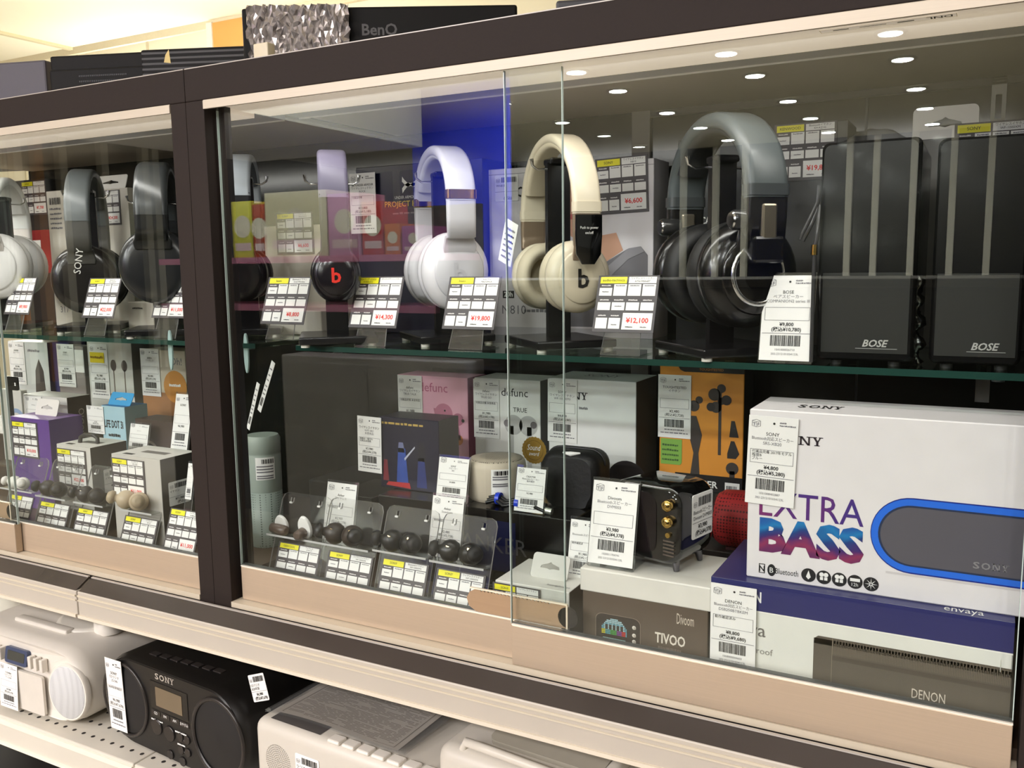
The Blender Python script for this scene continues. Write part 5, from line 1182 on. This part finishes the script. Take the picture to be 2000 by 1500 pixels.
# white CD radio
x = at(180, 1330, .06).x
w, d, h = .3, .23, .118
rz = 0
x = at(187, 1330, .06).x
r = thing('cd_radio', 'white rounded portable CD radio with two top knobs, at the left picture edge', 'radio', (x-.166, .055, ZD0), rz)
b = B(); rbody(b, w, d, h, .05, WR); b.build('body', r)
b = B(); f = Fr((-.06, -.0135, 0), (1, 0, 0), (0, 0, 1)); 
f = Fr((-.045, -.0132, .012), (1, 0, 0), (0, 0, 1)); b.slab(f, rrect(.115, .06, .004), .004, m('d2ccc2', .35)); b.build('tape_door', r)
b = B(); f = Fr((-.017, -.0135, .08), (1, 0, -.0), (0, .18, 1)); b.slab(f, rrect(.052, .024, .004), .006, m('3a4460', .3)); b.slab(Fr(f.p(.006, .005, .0004), f.r, f.u), rrect(.04, .014, .002), .001, m('3c3e3a', .2)); b.build('display', r)
for s in (1, -1):
    b = B(); b.lathe((s*.118, -.0035, .058), (s*.18, -1, 0), [(.044, -.004), (.044, .003), (.042, .005)], m('e2dcd2', .35), 32, sx=.8); b.lathe((s*.118, -.0035, .058), (s*.18, -1, 0), [(.04, .005), (.038, .0062), (.002, .0075)], bands('c9cacb', 'a5a6a8', 0, 500, .5, 0, .3), 32, sx=.8); b.build('speaker_grille', r)
for i in range(6):
    xx = -.052+.011*i if i < 3 else .042+.0135*(i-3)
    b = B(); b.box(xx, xx+.007, -.0155, -.006, .081, .1, m('d6d0c6', .35), .0012); b.build('button', r)
b = B(); b.lathe((.055, .115, h+.002), (0, 0, 1), [(.078, 0), (.078, .004), (.07, .006), (.002, .0068)], WR2, 40, sx=1, sy=.82); f = Fr((-.01, .1, h+.0088), (1, 0, 0), (0, 1, 0)); b.build('disc_lid', r)
b = B(); f = Fr((.02, .1, h+.0087), (1, 0, 0), (0, 1, 0), .03, .022); smudge(b, f, 0, .1, 1, .3, GREY); smudge(b, f, 0, .6, 1, .3, GREY); b.build('lid_print', r)
for xx, yy in ((-.045, .15), (.108, .075)):
    b = B(); b.lathe((xx, yy, h-.0), (0, 0, 1), [(.021, 0), (.0205, .016), (.019, .018), (.003, .0185)], m('e0dad0', .35), 28); b.build('knob', r)
b = B(); b.box(-.055, .07, .03, .046, h-.004, h+.009, m('d6d0c6', .35), .003, 3); b.build('handle', r)
b = B()
for i in range(5): b.box(-.05+.024*i, -.036+.024*i, .016, .022, h-.0045, h+.0012, m('b9b4aa', .4))
b.build('function_keys', r)
f = Fr((-.028, -.0185, .01), (1, 0, .0), (0, .06, 1), .042, .068); tag_part(r, f, lines=('TOSHIBA', 'CDラジカセ', 'TY-CDH8'), price='¥4,980', tax='(税込¥5,478)', fine=False)
# black CD boombox
w, d, h = .3, .19, .129
c = at(345, 1390, .05)
r = thing('boombox', 'black portable CD boombox with stadium shaped front and small screen', 'radio', (c.x-.016, .054, ZD0), -5)
BB_ = m('0d0c0c', .38); b = B()
def st(y, k, ks=1): return [(x*k, y, (z-h/2)*k*ks+h/2+.002) for x, z in rrect(w, h, h*.46, 9, -w/2, 0)]
b.loft([st(0, .955), st(.004, .975), st(.012, 1), st(d*.6, 1), st(d-.03, .95), st(d, .8)], BB_); b.build('body', r)
b = B(); b.loft([[(x, -.0015, z) for x, y, z in st(0, .93)], [(x, .001, z) for x, y, z in st(0, .955)]], m('141211', .4)); b.build('front_panel', r)
for s in (-1, 1):
    b = B(); b.lathe((s*.098, -.0016, h*.5+.002), (0, -1, 0), [(.054, 0), (.054, .0025), (.0505, .003), (.049, .001)], m('2a2624', .3), 40, sx=.94, cap=False); b.build('speaker_rim', r)
    b = B(); b.lathe((s*.098, -.0012, h*.5+.002), (0, -1, 0), [(.0495, 0), (.04, .0018), (.002, .0035)], bands('141212', '0a0909', 0, 420, .6, 0, .3), 36, sx=.94); b.build('speaker_grille', r)
f = Fr((-.041, -.002, .002), (1, 0, 0), (0, 0, 1), .082, h)
b = B(); b.rect(f, .02, .54, .96, .3, m('141211', .25), 1); g = f.sub(.16, .58, .68, .21); b.slab(Fr(g.o+V((0, -.0006, 0)), g.r, g.u), rrect(g.w, g.h, .001), .0006, m('6e604c', .25)); b.build('screen', r)
b = B(); sony(b, f, .17, .88, .5, .065, m('cfcac2', .3, .5), 2)
for i, t in enumerate(('CD', 'FM', 'AM', 'おやすみ')): b.rect(f, .02+.245*i, .46, .225, .06, m('24201f', .3), 1); b.text(f, t, .13+.245*i, .475, .03, PAPER, 'C', 3, .2)
b.text(f, '▶', .1, .3, .045, PAPER, 'C', 3); b.rect(f, .14, .3, .015, .04, PAPER, 3); b.rect(f, .17, .3, .015, .04, PAPER, 3); b.rect(f, .42, .28, .055, .035, PAPER, 3)
for i in range(4): b.text(f, '−+'[i % 2], .68+.16*(i % 2), .3-.13*(i//2), .03, PAPER, 'C', 3)
smudge(b, f, 0, .4, .3, .018, PAPER); smudge(b, f, .62, .37, .3, .018, PAPER); smudge(b, f, .66, .24, .2, .018, PAPER); b.build('front_print', r)
for x_, z_, q in ((-.03, .045, .011), (-.003, .043, .011), (.02, .045, .006), (.034, .045, .006), (.02, .027, .006), (.034, .027, .006), (-.004, .013, .0065), (.022, .011, .0065)):
    b = B(); b.lathe((x_, -.002, z_), (0, -1, 0), [(q, 0), (q, .0008), (q*.92, .0013)], m('231f1e', .3), 20); b.build('button' if z_ > .02 else 'jack', r)
b = B()
for i in range(7): b.box(-.07+.02*i, -.054+.02*i, .02+.002*i, .03+.002*i, h+.0015, h+.0035, m('2a2625', .3), .0006)
b.build('top_keys', r)
f = Fr((-.131, -.0065, .018), (1, 0, .04), (-.04, 0, 1), .038, .104); tag_part(r, f, lines=('SONY', 'CDラジオ', 'ZS-S40'), price='¥6,980', tax='(税込¥7,678)', note='2020年製 動作確認済', fine=False)
c = at(515, 1357, .06)
b = B(); f = Fr(c-V((.017, 0, .016)), (.95, -.2, -.0), (.1, .3, 1), .03, .034); f = Fr(c-V((.017, .0, .014)), (.92, -.1, .36), (-.36, .1, .92), .032, .034)
sticker(b, f, ['CDラジオ', '2020年製'], '¥6,980', '(税込¥7,678)'); b.build('price_sticker').parent = None
st_ = bpy.data.objects[[o.name for o in bpy.data.objects if o.name.startswith('price_sticker')][-1]]
tag(st_, 'slanted white price sticker sticking up from the plastic sleeve of the manual', 'price sticker')
# white radio with a manual in a sleeve
xa, xb = at(497, 1430, .05).x, at(800, 1500, .0).x
w = xb-xa; d = .17; h = at(560, 1408, .05).z-ZD
r = thing('cassette_radio', 'white radio with dotted speaker holes, under a grey manual sleeve', 'radio', ((xa+xb)/2+.01, .03, ZD0), -3)
b = B(); b.box(-w/2, w/2, 0, d, .003, h, m('c9c3b8', .4, var=.02), .014, 5); b.build('body', r)
b = B(); f = Fr((-w/2, -.0002, 0), (1, 0, 0), (0, 0, 1), w, h)
b.rect(f, 0, 0, 0, 0, WR)
for j in range(9):
    n = 6*j if j else 1
    for i in range(n):
        a = 2*PI*i/n; b.disc(f, .155+.0155*j*math.cos(a)*h/w*1.4, .6+.0215*j*math.sin(a)*1.05, .0075, m('8d877d', .6), 1, 6)
b.build('speaker_holes', r)
b = B(); f = Fr((-w/2, 0, h+.0002), (1, 0, 0), (0, 1, 0), w, d); b.rect(f, .08, .06, .3, .16, m('5a5654', .3), 1); b.build('tape_window', r)
for i in range(7):
    b = B(); b.box(-w*.06+.022*i, -w*.06+.018+.022*i, .004, .02, h-.002, h+.003, m('e4ded4', .35), .002); b.build('key', r)
f = Fr((-w*.5+w*.265, -.0008, h*.42), (1, 0, 0), (0, 0, 1), w*.14, h*.36); b = B(); sticker(b, f, ['ラジオ', '2020年製'], '¥4,980', '(税込¥5,478)'); b.build('price_sticker', r)
m0 = r.location; P_ = [(517, 1388), (790, 1470), (893, 1398), (640, 1326)]
ZM = ZD+h+.009
pts = [onz(*p, ZM) for p in P_]
b = B(); fr = (pts[1]-pts[0]); up = (pts[3]-pts[0])
def ms(a, c, dz=0): return pts[0]*(1-a)*(1-c)+pts[1]*a*(1-c)+pts[2]*a*c+pts[3]*(1-a)*c+V((0, 0, dz+.003*math.sin(5*a)*(1-c)+.004*c))
n = 14
MP = m('b9b2a8', .4)
def sheet(b, dz, mat, a0=0, a1=1, c0=0, c1=1): b.add([ms(a0+(a1-a0)*i/n, c0+(c1-c0)*j/n, dz) for j in range(n+1) for i in range(n+1)], [(j*(n+1)+i, j*(n+1)+i+1, (j+1)*(n+1)+i+1, (j+1)*(n+1)+i) for j in range(n) for i in range(n)], mat, True)
sheet(b, 0, MP, .06, .94, .04, .98)
o = b.build('manual'); tag(o, 'grey printed manual sheet lying on the white radio', 'manual')
b = B(); rs = random.Random(2)
for j in range(34):
    c_ = .1+.024*j; a_ = .12
    while a_ < .88:
        q = rs.uniform(.03, .12)
        if rs.random() < .8: b.add([ms(a_, c_, .0003), ms(min(.88, a_+q), c_, .0003), ms(min(.88, a_+q), c_+.009, .0003), ms(a_, c_+.009, .0003)], [(0, 1, 2, 3)], m('7f786f', .6))
        a_ += q+.012
for q in ((.1, .905, .07, .075), (.1, .905, .95, .955), (.1, .105, .07, .955), (.9, .905, .07, .955)): b.add([ms(q[0], q[2], .0003), ms(q[1], q[2], .0003), ms(q[1], q[3], .0003), ms(q[0], q[3], .0003)], [(0, 1, 2, 3)], m('7f786f', .6))
b.build('print', o)
b = B(); sheet(b, .0012, glass('sleeve_film', 'efefef', .06, .12, .04)); sheet(b, -.0008, glass('sleeve_film', 'efefef', .06, .12, .04)); b.build('plastic_sleeve', o)
# white CD player with grey lid
c0 = at(1000, 1440, .06)
xa, xb = at(850, 1480, .03).x, at(1240, 1500, .06).x
w = xb-xa; h = at(900, 1465, .03).z-ZD
r = thing('cd_player', 'white CD player with grey flat lid and a price sticker, right of the manual', 'radio', ((xa+xb)/2, .02, ZD0), -4)
b = B(); b.box(-w/2, w/2, 0, .24, .003, h, m('c9c3b8', .4, var=.02), .016, 5); b.build('body', r)
b = B(); f = Fr((-w*.27, .03, h+.006), (1, 0, 0), (0, 1, .12)); b.slab(f, rrect(w*.62, .17, .01), .006, m('a49e90', .4)); g = Fr(f.p(0, 0, .0002), f.r, f.u, w*.62, .17)
b.text(g, 'COMPACT DISC', .62, .6, .045, GREY, 'C', 1, .3); b.text(g, 'DIGITAL AUDIO', .62, .52, .03, GREY, 'C', 1, .3); b.text(g, 'RC-131', .6, .38, .04, GREY, 'C', 1); smudge(b, g, .45, .46, .4, .02, GREY); b.build('lid', r)
f = Fr((-w*.2, .055, h+.011), (1, 0, 0), (0, 1, .12), .045, .035); b = B(); sticker(b, f, ['CDラジオ', ''], '¥2,980', '(税込¥3,278)'); b.build('price_sticker', r)
b = B(); b.tube([(-w*.36, .012, h-.004), (-w*.34, .012, h+.006), (-w*.2, .008, h+.008), (.1, .004, h+.006)], .005, m('d2ccc0', .35), 10); b.build('handle', r)
b = B(); b.box(w*.36, w*.42, .02, .2, h-.002, h+.012, m('d2ccc0', .35), .004, 3); b.build('lid_hinge', r)
# crumpled plastic hanging under the shelf, bag at the left edge
rs = random.Random(11)
b = B(); c = at(425, 1280, .03); gx = 8; vv = []
for j in range(6):
    for i in range(gx): vv.append((c.x-.03+.06*i/(gx-1)+rs.uniform(-.004, .004)*j/5, .03+rs.uniform(-.008, .008), .8215-.032*j/5*math.sin(PI*(i+.5)/gx)+rs.uniform(-.002, .002)*(j > 0)))
b.add(vv, [(j*gx+i, j*gx+i+1, (j+1)*gx+i+1, (j+1)*gx+i) for j in range(5) for i in range(gx-1)], glass('cloudy_film', 'd8d4cc', .15, .12, .3, 'b9b2a6'))
tag(b.build('plastic_film'), 'crumpled clear plastic hanging under the shelf edge over the black boombox', 'plastic film')
c = at(20, 1200, .2); b = B(); lp = []
for z, k in ((0, 1), (.3, 1.03), (.6, 1), (.85, .96), (1, .8)): lp.append([(.06*k*math.cos(2*PI*j/20)*(1+rs.uniform(-.04, .04)), .05*k*math.sin(2*PI*j/20)*(1+rs.uniform(-.06, .06)), (at(20, 1172, .2).z-ZD)*z) for j in range(20)])
b.loft(lp, m('b4b2ba', .3, bump=.2, sc=40), smooth=False)
tag(b.build('bagged_radio', loc=(c.x-.02, .33, ZD0)), 'grey plastic bag standing behind the white CD radio at the left picture edge', 'bag')

# ------------------------------------------------------------------ monitors and cartons standing on top of the cases
def panel(name, label, cat, pl, pr, pt, D, ang, h, dp, mat):
    'flat thing facing the viewer at camera distance D, standing on the case top'
    p0, p1 = dep(pl, pt, D), dep(pr, pt, D); c = (p0+p1)/2
    r = thing(name, label, cat, (c.x, c.y, ZT-.0018), ang); w = (p1-p0).length; h = c.z-r.location.z
    b = B(); b.box(-w/2, w/2, 0, dp, .0005, h, mat, .004, 2); return r, b, w, h, Fr((-w/2, -.0002, 0), (1, 0, 0), (0, 0, 1), w, h)
MB_ = m('121110', .6, sp=.2)
r, b, w, h, f = panel('monitor', 'dark monitor back with a silver wrap and a white tag, largest on the case top', 'monitor', 470, 1010, 12, 1.5, 28, 0, .04, MB_)
b.text(f, 'BenQ', .5, 1-(66-12)*1.5/FPX/h, 22*1.5/FPX/h, m('3a3736', .4), 'C', 2, .16, bold=True); b.rect(f, .56, .0, .42, .62, m('221f1e', .45), 1); b.build('housing', r)
b = B(); rs = random.Random(4); gx, gy = 46, 26
vv = [(-w*.47+w*.365*i/(gx-1)+rs.uniform(-.003, .003), -.004-.012*abs(math.sin(i*.9+2*math.sin(j*.7))*math.cos(j*.8+1.5*math.sin(i*.5)))-rs.random()*.006, .0+(h+.001)*j/(gy-1)+rs.uniform(-.003, .003)*(0 < j < gy-1)) for j in range(gy) for i in range(gx)]
b.add(vv, [(j*gx+i, j*gx+i+1, (j+1)*gx+i+1, (j+1)*gx+i) for j in range(gy-1) for i in range(gx-1)], m('cfc9c6', .28, .6)); b.build('silver_wrap', r)
b = B(); g = Fr((w*.395, -.002, h-.07), (1, 0, .12), (-.12, 0, 1), .038, .026); b.slab(g, [(0, 0), (g.w, 0), (g.w, g.h), (0, g.h)], .0005, PAPER); bars(b, g, .25, .5, .6, .35, INK, 12, 2); smudge(b, g, .1, .15, .8, .15, GREY); b.build('price_tag', r)
c = dep(516, 100, 1.3)
b = B(); b.box(-.014, .014, -.008, .008, .0, at(516, 86, c.y).z-ZT+.0018, m('e4d8bc', .5), .002, 3); tag(b.build('adapter', loc=(c.x, c.y, ZT-.0016)), 'small cream adapter block standing before the silver wrapped monitor', 'adapter')
r, b, w, h, f = panel('monitor', 'black ridged panel with a torn yellow note on its top edge', 'monitor', 267, 520, 92, 1.62, 22, 0, .035, MB_)
for i in range(16): b.rect(f, .01, .2+.05*i, .98, .02, m('242120', .5), 1)
b.build('housing', r); b = B(); b.pg(f, [(.205, .94), (.235, .99), (.245, .86), (.19, .87)], m('e8cf86', .6), 3); b.build('yellow_note', r)
r, b, w, h, f = panel('monitor', 'black monitor back with vent slots, left of the ridged panel', 'monitor', 86, 330, 104, 1.72, 20, 0, .05, MB_)
b.box(-w*.48, w*.5, -.012, 0, .01, h*.86, MB_, .004)
b.build('housing', r); b = B(); g = Fr((-w/2, -.0124, 0), (1, 0, 0), (0, 0, 1), w, h)
for j in range(3):
    for i in range(26): b.rect(g, .28+.016*i, .68+.05*j, .01, .015, m('05 0505'.replace(' ', ''), .5) if j else m('4a4644', .5), 1)
b.rect(g, .35, .3, .5, .2, m('050505', .4), 1); b.rect(g, .37, .38, .3, .025, m('a8a4a0', .4), 2); b.build('vent', r)
r, b, w, h, f = panel('monitor', 'grey violet monitor back at the left picture edge, on the case top', 'monitor', -90, 100, 122, 1.82, 16, 0, .06, m('4a4650', .5))
b.build('housing', r); b = B(); b.rect(f, 0, 0, 1, .62, m('2a2626', .5), 1); b.build('lower_cover', r)
r, b, w, h, f = panel('carton', 'dark carton end at the top picture edge, right of the tagged monitor', 'carton', 1085, 1300, -6, 1.2, 20, 0, .05, m('3a3a3e', .5)); b.build('body', r)
# paper strips and thin oval markers seen in the gap right of the post
for (xa, ya), (xb, yb), wp, lb in (((536, 704), (508, 800), 14, 'long slanted white label strip in the gap right of the post, upper of two'), ((506, 746), (486, 836), 12, 'long slanted white label strip in the gap right of the post, lower of two')):
    p, q = at(xb, yb, .12), at(xa, ya, .12); w = mpp(p)*wp; u = q-p
    b = B(); f = Fr(p-V((w/2, 0, 0)), V((1, -.3, 0))-u*(V((1, -.3, 0)).dot(u)/u.dot(u)), u, w, u.length); b.slab(f, [(0, 0), (f.w, 0), (f.w, f.h), (0, f.h)], .0004, PAPER)
    bars(b, f, .2, .12, .6, .16, INK, 8, 2)
    for z in (.34, .42, .5, .62, .72, .84): smudge(b, f, .2, z, .6, .03, GREY)
    tag(b.build('label_strip'), lb, 'label strip', 'slanted label strips')
for px, py, lb in ((480, 690, 'thin pale teal oval marker beside the glass shelf, right of the post'), (332, 684, 'thin pale teal oval marker beside the glass shelf, left of the post')):
    p = at(px, py, .1); w, h = mpp(p)*14, mpp(p)*78; n = 28
    b = B(); f = Fr(p, (1, -.2, 0), (0, 0, 1)); b.slab(f, [(w/2*math.cos(2*PI*i/n), h/2*math.sin(2*PI*i/n)) for i in range(n)], .002, m('a9c2bf', .3))
    tag(b.build('shelf_marker'), lb, 'shelf marker', 'thin teal oval markers')
GROUPS = {'price_card_stand': 'black grid price cards on acrylic feet', 'price_tag_stand': 'white price tags in acrylic stands', 'earbud_holder': 'clear acrylic earbud holders', 'earbud_pair': 'earbuds shown on acrylic holders',
          'headphones': 'headphones on display stands', 'headphone_stand': 'black board headphone stands', 'headphone_box': 'headphone cartons on the glass shelves', 'desk_speaker': 'pair of black desk speakers', 'earbud_box': 'earbud cartons in the showcases',
          'earphone_box': 'earphone cartons in the showcases', 'speaker_box': 'speaker cartons in the showcases', 'speaker_carton': 'dark speaker cartons', 'toy_box': 'toy boxes on the pink shelf', 'monitor': 'monitors on top of the showcases',
          'display_riser': 'display risers on the case floors', 'showcase_lock': 'ratchet locks on the sliding panes', 'display_case': 'glass showcases in a row', 'store_shelf': 'white store shelf bays'}
for o in bpy.data.objects:
    if o.parent is None and 'category' in o.keys() and 'group' not in o.keys():
        g_name = GROUPS.get(o.name.split('.')[0])
        if g_name: o['group'] = g_name
for o in bpy.data.objects:
    for k in ('w', 'h', 'ly', 'lz'):
        if k in o.keys(): del o[k]
